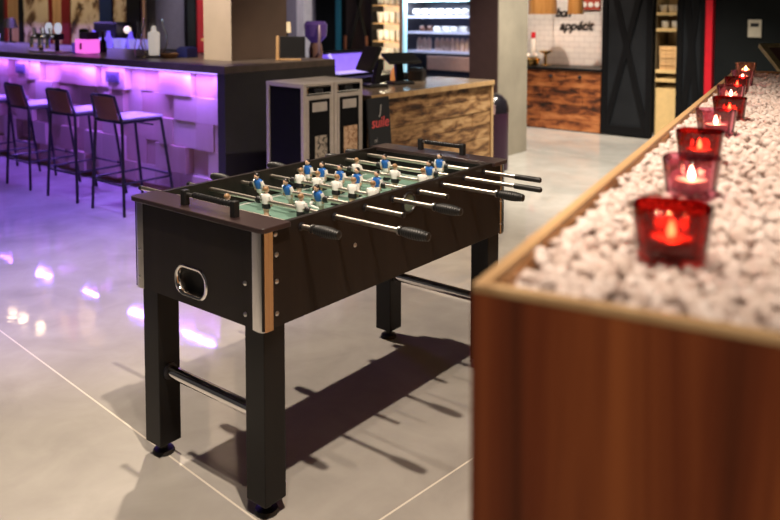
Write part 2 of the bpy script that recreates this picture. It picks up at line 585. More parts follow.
barn_door(-4.06, -3.43, 'black barn door with crossed braces beside the white tiled wall')
barn_door(-3.14, -2.80, 'narrow black door with crossed braces left of the red post')
BROWNDOOR = plain('dark_brown_board', (0.055, 0.035, 0.028), 0.6)
t = thing('barn_door', 'dark brown door with crossed black braces behind the purple lit machine', 'door', (-8.2, 9.5, 0))
MB().box(-0.36, 0.22, 0, 0.04, 0.02, 2.6).build('door_panel', BROWNDOOR, t, smooth=0)
for sgn in (1, -1):
    b = MB().tube([(-0.07 - sgn * 0.27, -0.012, 0.75), (-0.07 + sgn * 0.27, -0.012 - (sgn < 0) * 0.003, 2.4)], 0.03, 4)
    b.build('cross_brace', BLACK, t, smooth=0)
for x in (-8.5, -8.05):
    tag(MB().box(x - 0.02, x + 0.02, 9.40, 9.43, 0.75, 1.15).build('copper_pull', plain('copper', (0.5, 0.2, 0.1), 0.35, 0.8), smooth=0, bevel=0.005), 'thin copper bar %s the dark brown door' % ('left of' if x < -8.2 else 'in the middle of'), 'bar')
tag(MB().box(-8.70, -8.63, 9.4, 9.46, 0.4, 2.6).build('teal_light_strip', plain('teal_glow', (0.01, 0.06, 0.09), 0.5, emit=0.07, ecol=(0.02, 0.32, 0.5)), smooth=0), 'upright teal lit strip beside the dark brown door', 'light')

# ------------------------------------------------------------------ football table
TX0, TX1, TY0, TY1 = -2.325, -1.685, 1.507, 2.865
TZ, TB = 0.90, 0.592
ft = thing('foosball_table', 'black football table with chrome corners and rods of small players', 'game table', ((TX0 + TX1) / 2, (TY0 + TY1) / 2, 0))
OX, OY = (TX0 + TX1) / 2, (TY0 + TY1) / 2
HW, HL = (TX1 - TX0) / 2, (TY1 - TY0) / 2           # half width and half length
th = 0.02
for sgn in (1, -1):
    MB().box(sgn * HW, sgn * (HW - th), -HL, HL, TB, TZ).build('side_panel', BROWNBLACK, ft, smooth=0, bevel=0.0015)
END_HOLE = MB()
# near end: panel with a stadium opening for the ball return
def stadium(cx, cz, hw, hh, r, n=8):
    pts = []
    for (ax, az, a0) in ((hw - r, hh - r, 0), (-(hw - r), hh - r, 90), (-(hw - r), -(hh - r), 180), (hw - r, -(hh - r), 270)):
        for k in range(n + 1):
            a = R(a0 + 90 * k / n)
            pts.append((cx + ax + r * math.cos(a), cz + az + r * math.sin(a)))
    return pts


gx, gz = -2.023 - OX, 0.668
hole = stadium(gx, gz, 0.074, 0.046, 0.040)
nh = len(hole)


def holed_panel(hole, x0, x1, z0, z1, y0, y1):
    mb = MB()
    n = len(hole)
    cx = sum(p[0] for p in hole) / n
    cz = sum(p[1] for p in hole) / n
    outer = []
    for (hx, hz) in hole:
        dx, dz = hx - cx, hz - cz
        ks = []
        if dx > 1e-9: ks.append((x1 - cx) / dx)
        if dx < -1e-9: ks.append((x0 - cx) / dx)
        if dz > 1e-9: ks.append((z1 - cz) / dz)
        if dz < -1e-9: ks.append((z0 - cz) / dz)
        k = min(ks)
        outer.append((cx + dx * k, cz + dz * k))
    for (px, pz) in ((x1, z1), (x0, z1), (x0, z0), (x1, z0)):      # pull the nearest ray onto each corner
        j = min(range(n), key=lambda i: (outer[i][0] - px) ** 2 + (outer[i][1] - pz) ** 2)
        outer[j] = (px, pz)
    v = [(x, y0, z) for x, z in outer] + [(x, y0, z) for x, z in hole] + [(x, y1, z) for x, z in outer] + [(x, y1, z) for x, z in hole]
    f = []
    for i in range(n):
        j = (i + 1) % n
        f += [(i, j, n + j, n + i), (2 * n + j, 2 * n + i, 3 * n + i, 3 * n + j), (n + i, n + j, 3 * n + j, 3 * n + i), (j, i, 2 * n + i, 2 * n + j)]
    return mb.add(v, f)


holed_panel(hole, -HW + th, HW - th, TB, TZ - 0.014, -HL, -HL + th).build('end_panel', BROWNBLACK, ft, smooth=0)
MB().box(-HW + th, HW - th, HL - th, HL, TB, TZ - 0.014).build('end_panel', BROWNBLACK, ft, smooth=0)
MB().box(-HW + th, HW - th, -HL + th, HL - th, TB, TB + 0.012).box(-HW + th, HW - th, -HL + 0.10, HL - 0.10, TB + 0.012, 0.786).build('inner_box', BLACK, ft, smooth=0)
for sgn in (-1, 1):                      # goal walls under the caps
    MB().box(-HW + th, HW - th, sgn * (HL - 0.085), sgn * (HL - 0.10), 0.786, TZ - 0.014).build('goal_wall', BLACK, ft, smooth=0)


def rounded_cap(y0, y1, outer_sign):
    """end cap: a board with its two outer corners rounded"""
    ov, r = 0.014, 0.018
    x = HW + ov
    pts = [(-x, y1), (-x, y0 + r)]
    for k in range(7):
        a = R(180 + 90 * k / 6)
        pts.append((-x + r + r * math.cos(a), y0 + r + r * math.sin(a)))
    for k in range(7):
        a = R(270 + 90 * k / 6)
        pts.append((x - r + r * math.cos(a), y0 + r + r * math.sin(a)))
    pts += [(x, y0 + r), (x, y1)]
    clean = []
    for p in pts:
        if not clean or (p[0] - clean[-1][0]) ** 2 + (p[1] - clean[-1][1]) ** 2 > 1e-9:
            clean.append(p)
    if outer_sign > 0:
        clean = [(px, -py) for px, py in clean]
        clean.reverse()
    return clean


for sgn in (-1, 1):
    MB().prism(rounded_cap(-HL - 0.013, -HL + 0.10, sgn), TZ - 0.014, TZ + 0.0015).build('end_cap', CAPMAT, ft, bevel=0.002)
# pitch
FW, FL = HW - th, HL - 0.10
pitch = MB().box(-FW, FW, -FL, FL, 0.786, 0.796).build('pitch', field_material(), ft, smooth=0)
LINE = plain('white_line_print', (0.70, 0.72, 0.68), 0.3)
ln = MB()
zl, zh, lw = 0.796, 0.7966, 0.006
for (a, b, c, d) in [(-FW + .03, FW - .03, -lw, lw)] + [(sx * (FW - .03) - lw, sx * (FW - .03) + lw, -FL + .02, FL - .02) for sx in (-1, 1)]:
    ln.box(a, b, c, d, zl, zh)
for sy in (-1, 1):
    y = sy * (FL - .02)
    ln.box(-FW + .03, FW - .03, y - lw, y + lw, zl, zh)
    for (bx, by) in ((0.19, 0.19), (0.10, 0.09)):
        ln.box(-bx, bx, sy * (FL - by) - lw, sy * (FL - by) + lw, zl, zh)
        for q in (-1, 1):
            ln.box(q * bx - lw, q * bx + lw, sy * (FL - .02), sy * (FL - by), zl, zh)
nC = 40
for i in range(nC):
    a0, a1 = 2 * PI * i / nC, 2 * PI * (i + 1) / nC
    q = [((0.11 + e) * math.cos(a), (0.11 + e) * math.sin(a)) for a, e in ((a0, -lw), (a1, -lw), (a1, lw), (a0, lw))]
    ln.add([(x, y, zh) for x, y in q], [(0, 1, 2, 3)])
ln.build('line', LINE, pitch, smooth=0)
# chrome corner strips
for sx in (-1, 1):
    for sy in (-1, 1):
        pr, r = [], 0.020
        lx, ly, e = 0.046, 0.037, 0.003
        P = [(-lx + (lx - 0.017) * t / 5, e - 0.0025 + 0.0025 * math.sin(PI / 2 * t / 5)) for t in range(5)]
        for k in range(7):
            a = R(90 - 90 * k / 6)
            P.append((e - r + r * math.cos(a), e - r + r * math.sin(a)))
        P.append((e, -ly))
        Q = [(-lx, -0.0005), (-0.010, -0.0005), (-0.0005, -0.010), (-0.0005, -ly)]
        poly = P + Q[::-1]
        poly = [(sx * (HW + px), sy * (HL + py)) for px, py in poly]
        MB().prism(poly, TB - 0.003, TZ - 0.0145).build('corner_strip', CHROME, ft, smooth=50)
# bolts
bolts = [(x, -HL, z, 'Y-') for x in (-HW + 0.025, HW - 0.078) for z in (0.628, 0.722)]
bolts += [(HW, y, z, 'X+') for y in (-HL + 0.054, HL - 0.03) for z in (0.633, 0.73, 0.81)] + [(HW, -HL + 0.05, 0.872, 'X+'), (HW, -HL + 0.403, 0.757, 'X+')]
for (x, y, z, d) in bolts:
    M = T(x, y, z) @ (RX(90) if d == 'Y-' else RY(90))
    MB().lathe([(0.0075, 0.0), (0.0075, 0.0015), (0.005, 0.004), (0.0015, 0.005)], 14, M=M).build('bolt', STEEL, ft)
# goal return ring and cup behind the opening
ring = MB()
a_, b_ = stadium(gx, gz, 0.082, 0.051, 0.044), stadium(gx, gz, 0.070, 0.040, 0.035)
am, bm_ = stadium(gx, gz, 0.079, 0.048, 0.042), stadium(gx, gz, 0.073, 0.043, 0.037)
ring.loft([[(x, -HL, z) for x, z in a_], [(x, -HL - 0.004, z) for x, z in am], [(x, -HL - 0.004, z) for x, z in bm_], [(x, -HL - 0.0005, z) for x, z in b_], [(x, -HL + 0.03, z) for x, z in b_]], 0, False)
rg = ring.build('ball_return', CHROME, ft, smooth=50)
MB().loft([[(x, -HL + 0.028, z) for x, z in b_], [(x, -HL + 0.075, z) for x, z in b_]], 0, True).build('cup', BLACK, rg, smooth=0)
# legs with levelling feet
LS, LI = 0.085, 0.0153
for sx in (-1, 1):
    for sy in (-1, 1):
        cx, cy = sx * (HW - LI - LS / 2), sy * (HL - LI - LS / 2)
        leg = MB().box(cx - LS / 2, cx + LS / 2, cy - LS / 2, cy + LS / 2, 0.045, TB).build('leg', BLACK, ft, smooth=0, bevel=0.003)
        MB().lathe([(0.036, 0.0), (0.038, 0.005), (0.034, 0.014), (0.014, 0.018), (0.014, 0.046)], 24, M=T(cx, cy, 0)).build('levelling_foot', RUBBER, leg)
for sy in (-1, 1):
    cy = sy * (HL - LI - LS / 2)
    st = MB().tube([(-HW + LI + LS, cy, 0.30), (HW - LI - LS, cy, 0.30)], 0.021, 20).build('stretcher', CHROME, ft)
    for sx in (-1, 1):
        x = sx * (HW - LI - LS)
        MB().tube([(x, cy, 0.30), (x - sx * 0.006, cy, 0.30)], 0.028, 20).build('flange', BLKMETAL, st)
# score counters
for sy in (-1, 1):
    y = sy * (HL - 0.03)
    xs = (-0.082, 0.163) if sy < 0 else (-0.098, 0.128)
    sct = MB().tube([(xs[0], y, 0.939), (xs[1], y, 0.939)], 0.004, 8).build('score_counter', STEEL, ft)
    for x in xs:
        MB().box(x - 0.011, x + 0.011, y - 0.011, y + 0.011, TZ, 0.951).build('post', BLACKP, sct, smooth=0, bevel=0.003)
    n = 13
    x0 = xs[1] - 0.020 - 0.0145 * (n - 1)
    for k in range(n):
        x = x0 + k * 0.0145
        MB().lathe([(0.005, -0.0066), (0.0095, -0.005), (0.0105, 0), (0.0095, 0.005), (0.005, 0.0066)], 14, M=T(x, y, 0.939) @ RY(90)).build('bead', BLACKP, sct)
# ball entry cup on the long side
M = T(HW, 2.20 - OY, 0.843) @ RY(90)
be = MB().lathe([(0.030, 0.0), (0.033, 0.006), (0.038, 0.006), (0.040, 0.0)], 32, M=M, caps=False).build('ball_entry', BLACKP, ft)
MB().lathe([(0.0305, 0.001), (0.02, 0.0015), (0.001, 0.002)], 32, M=M).build('cup', plain('greenish_lit_plastic', (0.13, 0.20, 0.17), 0.15), be)  # greenish light inside the cup is put into its colour

# players
SKIN = plain('figure_skin', (0.70, 0.45, 0.31), 0.4)
HAIRB = plain('figure_blond_hair', (0.32, 0.19, 0.09), 0.4)
HAIRD = plain('figure_dark_hair', (0.012, 0.009, 0.009), 0.4)
SHIRTW = plain('figure_white', (0.88, 0.86, 0.82), 0.35)
SHIRTB = plain('figure_blue', (0.02, 0.14, 0.50), 0.35)
BONE = plain('figure_bone', (0.66, 0.56, 0.44), 0.4)


def ell(cx, cy, z, rx, ry, n=14):
    return [(cx + rx * math.cos(2 * PI * k / n), cy + ry * math.sin(2 * PI * k / n), z) for k in range(n)]


def player_mesh(white, face):
    """a small moulded player: boots and block, legs, shorts, shirt, arms held to the sides, neck, head, hair; face = +1 looks along +Y"""
    mb = MB()
    f = face
    shirt, sleeve, shorts, sock, hair, boot = (0, 0, 1, 2, 3, 1) if white else (0, 1, 1, 2, 3, 4)
    # legs (joined, as on the moulded figures), then the ball block with a toe
    mb.loft([ell(0, 0, -0.050, .0105, .0075), ell(0, 0, -0.040, .0085, .0065), ell(0, 0, -0.030, .0105, .0075), ell(0, 0, -0.020, .0125, .0085)], sock)
    for q in (-1, 1):
        mb.loft([[(q * .006 + x, f * y, z) for x, y in ((-.0055, -.007), (.0055, -.007), (.0055, .013), (-.0055, .013))] for z in (-.062, -.056)] +
                [[(q * .006 + x, f * y, -.048) for x, y in ((-.0045, -.006), (.0045, -.006), (.0045, .005), (-.0045, .005))]], boot)
    mb.loft([ell(0, 0, -0.024, .0155, .0105), ell(0, 0, -0.012, .0150, .0110), ell(0, 0, -0.005, .0130, .0105)], shorts)
    mb.loft([ell(0, 0, -0.007, .0135, .0115), ell(0, 0, 0.004, .0150, .0125), ell(0, 0, 0.014, .0175, .0115), ell(0, 0, 0.021, .0150, .0090), ell(0, 0, 0.0245, .006, .006)], shirt)
    for q in (-1, 1):
        mb.tube([(q * .0160, 0, .0185), (q * .0195, f * .001, .008), (q * .0190, f * .003, -.003)], [.0055, .0058, .0048], 10, sleeve)
        mb.tube([(q * .0190, f * .003, -.003), (q * .0175, f * .005, -.0125), (q * .0165, f * .0055, -.0165)], [.0040, .0036, .0026], 8, 5)
    mb.tube([(0, 0, .022), (0, f * .001, .029)], .0042, 10, 5)
    mb.ball((0, f * .001, .0355), .0088, 14, 10, 5, sq=(.92, 1.0, 1.12))
    mb.ball((0, f * -.0012, .0385), .0088, 14, 10, hair, sq=(1.0, 1.02, .95))
    mb.ball((0, f * .0098, .0345), .0018, 8, 6, 5)
    for q in (-1, 1):
        mb.ball((q * .0034, f * .0090, .0368), .0012, 6, 5, 6)
        mb.ball((q * .0083, f * .001, .0352), .0018, 6, 5, 5)
    mb.v = [(x * 1.16, y * 1.2, z * (1.12 if z > 0 else 1.0)) for x, y, z in mb.v]
    me = ([SHIRTW, BLACKP, SKIN, HAIRB, BLACKP, SKIN, BLACKP] if white else [SHIRTB, SHIRTW, BONE, HAIRD, BLACKP, SKIN, BLACKP])
    if not white:
        me[1] = SHIRTW
    return mb, me


RZc = 0.873
RODMETAL = plain('rod_steel', (0.74, 0.67, 0.58), 0.34, 1.0, vary=0.03)
proto = {}
rods = [  # white?, player x, left end, right end, handle side, turn in degrees
    (True, [-2.025], -2.525, -1.526, 'R', 6),
    (True, [-2.005, -1.836], -2.436, -1.312, 'R', 0),
    (False, [-2.207, -2.051, -1.897], -2.486, -1.520, 'L', 18),
    (True, [-2.143, -2.053, -1.953, -1.872, -1.780], -2.400, -1.398, 'R', -8),
    (False, [-2.246, -2.165, -2.068, -1.979, -1.880], -2.482, -1.556, 'L', 4),
    (True, [-2.114, -1.913, -1.775], -2.400, -1.336, 'R', 0),
    (False, [-2.081, -1.850], -2.425, -1.347, 'L', 12),
    (False, [-1.905], -2.440, -1.428, 'L', 5)]
for i, (white, xs, xl, xr, hs, turn) in enumerate(rods):
    y = 1.663 + 0.149 * i - OY
    rod = MB().tube([(xl - OX + 0.004, 0, 0), (xr - OX - 0.004, 0, 0)], 0.0078, 14).build('rod', RODMETAL, ft, loc=(0, y, RZc), rot=(R(turn), 0, 0))
    for x in xs:
        key = white
        if key not in proto:
            mb, me = player_mesh(white, 1 if white else -1)
            proto[key] = mb.build('player', me, rod, smooth=50, loc=(x - OX, 0, 0))
            proto[key]['label'] = 'player in white shirt and black shorts' if white else 'player in blue shirt with white sleeves'
        else:
            p = proto[key].copy()
            COL.objects.link(p)
            p.parent = rod
            p.location = (x - OX, 0, 0)
    # rubber stop beside the outer players, one at either wall
    for x in (min(xs) - 0.035, max(xs) + 0.035):
        if abs(x - OX) < HW - 0.045:
            MB().lathe([(0.008, -0.010), (0.0125, -0.009), (0.0125, 0.003), (0.010, 0.009), (0.008, 0.010)], 16, M=T(x - OX, 0, 0) @ RY(90)).build('rubber_stop', RUBBER, rod)
    for sx in (-1, 1):
        x = sx * (HW + 0.0005)
        MB().lathe([(0.0085, 0.0), (0.0085, 0.008), (0.0105, 0.008), (0.0115, 0.003), (0.0135, 0.002), (0.0135, 0.0)], 20, M=T(x, 0, 0) @ RY(90 * sx), caps=False).build('bushing', BLKMETAL, rod)
    prof = [(0.0085, 0.0), (0.0135, 0.001), (0.0135, 0.006), (0.0105, 0.008)]
    if i in (6, 7):
        hp = [(0.0083, 0.0), (0.0105, 0.002), (0.0105, 0.108), (0.008, 0.112), (0.001, 0.113)]
        MB().lathe(hp, 16, M=T(xr - OX - 0.113, 0, 0) @ RY(90)).build('grip', RUBBER, rod)
    body = list(prof)
    L = 0.108
    for k in range(22):
        u = k / 21
        base = 0.0125 + 0.0045 * math.sin(PI * min(1, u * 1.05)) ** 0.7
        body.append((base + (0.0011 if k % 2 else -0.0007), 0.010 + u * (L - 0.016)))
    body += [(0.012, L - 0.003), (0.006, L), (0.0005, L + 0.0005)]
    if hs == 'R':
        hd = MB().lathe(body, 18, M=T(xr - OX - L, 0, 0) @ RY(90)).build('handle', RUBBER, rod)
        MB().lathe([(0.0085, -0.004), (0.0140, -0.004), (0.0140, 0.001), (0.0085, 0.001)], 18, M=T(xr - OX - L, 0, 0) @ RY(90)).build('collar', STEEL, hd)
        MB().lathe([(0.0075, 0), (0.0092, 0.001), (0.0092, 0.014), (0.006, 0.017)], 14, M=T(xl - OX + 0.012, 0, 0) @ RY(-90)).build('end_stop', RUBBER, rod)
    else:
        lh = MB().lathe(body, 18, M=T(xl - OX + L if i < 6 else xl - OX + L, 0, 0) @ RY(-90)).build('handle', RUBBER, rod)
        if i < 6:
            MB().lathe([(0.0075, 0), (0.0092, 0.001), (0.0092, 0.006), (0.006, 0.008)], 14, M=T(xr - OX - 0.006, 0, 0) @ RY(90)).build('end_stop', RUBBER, rod)

# ------------------------------------------------------------------ planter
PA = 11.0                       # turned against the room
PW, PL, PH = 0.62, 3.43, 1.24
pl = thing('planter', 'walnut planter box with oak rim holding white pebbles and tea lights', 'planter', (-0.437, 0.679, 0), PA)
rim = 0.026
MB().box(0, PW, 0, 0.018, 0, PH - 0.010).build('front_panel', WALNUT, pl, smooth=0)
MB().box(0, 0.018, 0.018, PL - 0.018, 0, PH - 0.010).box(PW - 0.018, PW, 0.018, PL - 0.018, 0, PH - 0.010).build('side_panel', wood('honey_veneer', (0.30, 0.13, 0.045), (0.48, 0.24, 0.09), (0.60, 0.33, 0.14), 'Z', 0.45), pl, smooth=0)
MB().box(0, PW, PL - 0.018, PL, 0, PH - 0.010).build('back_panel', WALNUT, pl, smooth=0)
rm = MB().box(0, rim * .62, 0, PL, PH - 0.010, PH).box(PW - rim, PW, 0, PL, PH - 0.010, PH)
rm.box(rim * .62, PW - rim, 0, rim * .5, PH - 0.010, PH).box(rim * .62, PW - rim, PL - rim, PL, PH - 0.010, PH)
rm.build('rim', OAK, pl, smooth=0, bevel=0.002)
MB().box(0.019, PW - 0.019, 0.019, PL - 0.019, 1.10, PH - 0.040).build('tray', plain('sandy_liner', (0.52, 0.42, 0.36), 0.8), pl, smooth=0)


def pebbles():
    rng = np.random.default_rng(11)
    bm = bmesh.new()
    bmesh.ops.create_icosphere(bm, subdivisions=2, radius=1.0)
    bv = np.array([v.co[:] for v in bm.verts])
    bf = np.array([[v.index for v in f.verts] for f in bm.faces])
    bm.free()
    cnt_v, cnt_f = len(bv), len(bf)
    P = []
    sp = 0.0140
    for layer in range(2):
        for iy in range(int((PL - 0.05) / sp)):
            for ix in range(int((PW - 0.06) / sp)):
                if layer == 1 and rng.random() < 0.35:
                    continue
                P.append((0.026 + ix * sp + (iy % 2) * sp / 2, 0.028 + iy * sp, PH - 0.034 + layer * 0.017))
    P = np.array(P)
    n = len(P)
    P[:, :2] += rng.uniform(-0.005, 0.005, (n, 2))
    P[:, 2] += rng.uniform(-0.003, 0.006, n)
    V = np.empty((n, cnt_v, 3))
    shapes = []
    for k in range(24):
        q = bv.copy()
        for _ in range(5):                                   # broken faces: cut the ball with planes
            d = rng.normal(size=3); d /= np.linalg.norm(d)
            h = rng.uniform(0.55, 0.85)
            dp = q @ d
            q -= np.outer(np.maximum(dp - h, 0), d)
        q *= rng.uniform(0.92, 1.08, (cnt_v, 1))
        shapes.append(q)
    for i in range(n):
        q = shapes[i % 24] * (rng.uniform(0.0085, 0.0135) * np.array([1.0, rng.uniform(.7, 1.1), rng.uniform(.6, .85)]))
        e = rng.uniform(0, 2 * PI, 3) * np.array([0.14, 0.14, 1])
        q = q @ np.array(Matrix.Rotation(e[0], 3, 'X') @ Matrix.Rotation(e[1], 3, 'Y') @ Matrix.Rotation(e[2], 3, 'Z'))
        V[i] = q + P[i]
    V = V.reshape(-1, 3)
    F = (bf[None] + (np.arange(n) * cnt_v)[:, None, None]).reshape(-1, 3)
    me = bpy.data.meshes.new('pebbles')
    me.vertices.add(len(V)); me.vertices.foreach_set('co', V.ravel())
    me.loops.add(F.size); me.loops.foreach_set('vertex_index', F.ravel().astype(np.int32))
    me.polygons.add(len(F))
    me.polygons.foreach_set('loop_start', np.arange(0, F.size, 3, dtype=np.int32))
    me.polygons.foreach_set('use_smooth', np.ones(len(F), dtype=bool))
    me.update(calc_edges=True)
    me.set_sharp_from_angle(angle=R(38))
    me.materials.append(PEBBLES)
    o = bpy.data.objects.new('pebbles', me)
    COL.objects.link(o)
    o.location = (-0.437, 0.679, 0)
    o.rotation_euler = (0, 0, R(PA))
    tag(o, 'white marble pebbles filling the walnut planter', 'pebbles', kind='stuff')


pebbles()


def squircle(r, z, e=2.9, n=40):
    out = []
    for k in range(n):
        a = 2 * PI * k / n
        c, s_ = math.cos(a), math.sin(a)
        q = (abs(c) ** e + abs(s_) ** e) ** (-1 / e)
        out.append((r * q * c, r * q * s_, z))
    return out


FLAME = plain('candle_flame', (1.0, 0.75, 0.35), 0.5, emit=160, ecol=(1.0, 0.62, 0.25))


def make_holder(mat):
    h, r0, r1, w = 0.062, 0.0375, 0.0440, 0.0035
    mb = MB()
    rings = [squircle(r0 - 0.003, 0), squircle(r0, 0.003), squircle(r1, h - 0.001), squircle(r1 - 0.001, h), squircle(r1 - w, h), squircle(r0 - w, 0.009), squircle(0.004, 0.0085)]
    return mb.loft(rings, 0, True)


TL_WAX = plain('tea_light_wax', (0.85, 0.70, 0.55), 0.45)


def make_candle(root):
    MB().lathe([(0.0235, 0), (0.0255, 0.001), (0.0255, 0.0165), (0.0248, 0.0165), (0.0248, 0.0145)], 28, caps=False).build('cup', STEEL, root)
    MB().lathe([(0.0240, 0.001), (0.0245, 0.0145), (0.012, 0.0142), (0.002, 0.0140)], 28).build('wax', TL_WAX, root)
    MB().tube([(0, 0, 0.013), (0.0006, 0, 0.0195)], 0.0009, 6).build('wick', RUBBER, root)
    MB().lathe([(0.0012, 0.0165), (0.0040, 0.019), (0.0048, 0.023), (0.0030, 0.030), (0.0004, 0.037)], 12).build('flame', FLAME, root)


holders = [  # x, y, glass, turn, size, label of the glass, label of its candle
    (-0.305, 0.905, REDGLASS, 20, 1.04, 'deep red glass tealight holder nearest the planter corner', 'lit tealight glowing in the nearest red glass'),
    (-0.393, 1.251, PINKGLASS, 8, 1.0, 'pink glass tealight holder directly behind the nearest red one', 'lit tealight in the first pink glass behind the nearest red glass'),
    (-0.472, 1.544, REDGLASS, 12, 1.0, 'red glass tealight holder third in the row between two pink ones', 'lit tealight in the red glass third along the pebble row'),
    (-0.552, 1.920, PINKGLASS, 40, 0.98, 'pink glass tealight holder fourth in the row with tilted looking rim', 'lit tealight in the pink glass fourth along the pebble row'),
    (-0.601, 2.210, REDGLASS, 14, 1.0, 'red glass tealight holder fifth in the row, wide and bright', 'lit tealight in the red glass fifth along the pebble row'),
    (-0.704, 2.597, PINKGLASS, 15, 0.98, 'pink glass tealight holder sixth in the row above the bright red one', 'lit tealight in the pink glass sixth along the pebble row'),
    (-0.783, 2.963, REDGLASS, 5, 0.96, 'dark red glass tealight holder seventh in the row', 'lit tealight in the dark red glass seventh along the pebble row'),
    (-0.853, 3.300, PINKGLASS, 18, 0.98, 'pink glass tealight holder next to last in the row', 'lit tealight in the pink glass next to last in the row'),
    (-0.965, 3.780, CLEARPINK, 15, 1.02, 'pale rose glass tealight holder farthest along the planter', 'lit tealight in the pale rose glass farthest along the planter')]
hz0 = PH - 0.010
hp = {}
cproto = None
for (x, y, mat, rz, sc_, lab, clab) in holders:
    if mat not in hp:
        o = hp[mat] = make_holder(mat).build('tealight_holder', mat, smooth=50)
    else:
        o = hp[mat].copy()
        COL.objects.link(o)
    x, y = x - 0.010, y + 0.018
    o.location, o.rotation_euler, o.scale = (x, y, hz0), (0, 0, R(rz)), (sc_, sc_, sc_)
    tag(o, lab, 'candle holder', 'glass tealight holders on the pebbles')
    if cproto is None:
        cproto = thing('tealight_candle', clab, 'candle', group='tealights in the glass holders')
        make_candle(cproto)
        c = cproto
    else:
        c = copy_tree(cproto)
    tag(c, clab, 'candle', 'tealights in the glass holders')
    c.location = (x, y, hz0 + 0.0095 * sc_)
    point('flame_light', (x, y, hz0 + 0.036), 0.14, (1.0, 0.55, 0.2), 0.004)

# ------------------------------------------------------------------ bar
bar = thing('bar_counter', 'long bar counter with violet lit block front and dark stone top', 'bar counter', (-4.61, 3.825, 0))
BX0 = -10.3                    # far left end, relative
MB().box(BX0, 0.0, -0.06, 1.15, 1.062, 1.12).build('worktop', COUNTERTOP, bar, smooth=0, bevel=0.004)
MB().box(-0.085, 0.0, -0.06, 1.15, 0.0, 1.062).build('end_panel', ENDPANEL, bar, smooth=0)
MB().box(BX0, -0.085, 0.09, 0.11, 0, 1.062).build('back_board', plain('bare_board', (0.30, 0.15, 0.07), 0.6), bar, smooth=0)
tl = MB()
zr = [(0.855, 1.055), (0.655, 0.855), (0.44, 0.655), (0.225, 0.44), (0.06, 0.225)]
for ri, (z0, z1) in enumerate(zr):
    x = -0.088 - (0.0 if ri % 2 else 0.14)
    if not ri % 2:
        d = random.uniform(0.0, 0.05)
        tl.box(x + 0.001, -0.088, d, 0.09, z0 + 0.001, z1 - 0.001)
    while x > BX0 + 0.3:
        w = random.choice((0.20, 0.26, 0.30, 0.34, 0.22))
        d = random.choice((0.0, 0.01, 0.02, 0.05, 0.07, 0.08))
        tl.box(x - w + 0.001, x - 0.001, d, 0.09, z0 + 0.001, z1 - 0.001)
        x -= w
tl.build('front_cladding', TILES, bar, smooth=0)
MB().box(BX0, -0.085, -0.055, -0.047, 1.054, 1.062).build('light_strip', plain('violet_diode_strip', (0.5, 0.3, 1.0), 0.5, emit=2.0, ecol=(0.5, 0.3, 1.0)), bar, smooth=0)
for (x0, x1) in ((-7.953, -7.771), (-6.298, -6.098)):
    so = MB().box(x0 + 4.61, x1 + 4.61, -0.014, 0.0, 0.91, 1.008).build('power_socket', plain('violet_grey_plastic', (0.10, 0.09, 0.16), 0.4), bar, smooth=0, bevel=0.004)
    w = (x1 - x0)
    for q in (0.27, 0.73):
        MB().lathe([(0.026, 0), (0.026, 0.004), (0.021, 0.004), (0.020, 0.001), (0.001, 0.001)], 18, M=T(x0 + 4.61 + w * q, -0.014, 0.959) @ RX(90)).build('outlet', plain('violet_grey_plastic', (0.10, 0.09, 0.16), 0.4), so)


def make_stool():
    t = thing('bar_stool', '', 'bar stool')
    r = 0.0115
    for sx in (-1, 1):
        for (y0, y1) in ((-0.225, -0.205), (0.225, 0.135)):
            MB().tube([(sx * 0.218, y0, 0), (sx * 0.180, y1, 0.700)], r, 10).build('leg', BLKMETAL, t)
    fr = MB()
    fr.tube([(-0.180, -0.205, 0.700), (0.180, -0.205, 0.700), (0.180, 0.135, 0.700), (-0.180, 0.135, 0.700), (-0.180, -0.205, 0.700)], r, 8)
    fr.tube([(-0.180, 0.06, 0.66), (0.180, 0.06, 0.66)], 0.007, 8)
    fr.build('seat_frame', BLKMETAL, t)
    for k, (a, b) in enumerate((((-.214, -.219, .23), (.214, -.219, .23)), ((-.213, .195, .26), (.213, .195, .26)), ((-.213, -.218, .245), (-.213, .193, .245)), ((.213, -.218, .245), (.213, .193, .245)))):
        MB().tube([a, b], 0.0085, 8).build('footrest', BLKMETAL, t)
    MB().box(-0.185, 0.185, -0.20, 0.15, 0.712, 0.728).build('seat', SEATW, t, smooth=0, bevel=0.006)
    back = MB()
    rows = [(-0.205, 0.715), (-0.222, 0.78), (-0.238, 0.84), (-0.250, 0.893)]
    rings = []
    for (y, z) in rows:
        ring = []
        for k in range(7):
            u = -1 + 2 * k / 6
            ring.append((0.135 * u, y - 0.02 * (1 - u * u) + 0.004, z))
        for k in range(6, -1, -1):
            u = -1 + 2 * k / 6
            ring.append((0.135 * u, y - 0.02 * (1 - u * u) - 0.006, z))
        rings.append(ring)
    back.loft(rings)
    back.build('backrest', BACKBROWN, t)
    bf = MB()
    bf.tube([(-0.180, -0.205, 0.70), (-0.165, -0.228, 0.80), (-0.155, -0.250, 0.897), (-0.10, -0.268, 0.905), (0.10, -0.268, 0.905), (0.155, -0.250, 0.897), (0.165, -0.228, 0.80), (0.180, -0.205, 0.70)], r, 10)
    bf.build('back_frame', BLKMETAL, t)
    return t


stool_labels = ['brown backed metal bar stool nearest the bar corner and the football table', 'brown backed metal bar stool second from the bar corner',
                'brown backed metal bar stool third from the bar corner, below the left wall socket', 'bar stool farthest along the bar, cut by the picture edge']
st0 = make_stool()
for k, (x, lab) in enumerate(zip((-5.37, -6.05, -6.775, -7.50), stool_labels)):
    o = st0 if k == 0 else copy_tree(st0)
    o.location = (x, 3.475, 0)
    o.rotation_euler = (0, 0, R((0, 2, -1, 1)[k]))
    tag(o, lab, 'bar stool', 'bar stools along the violet bar')

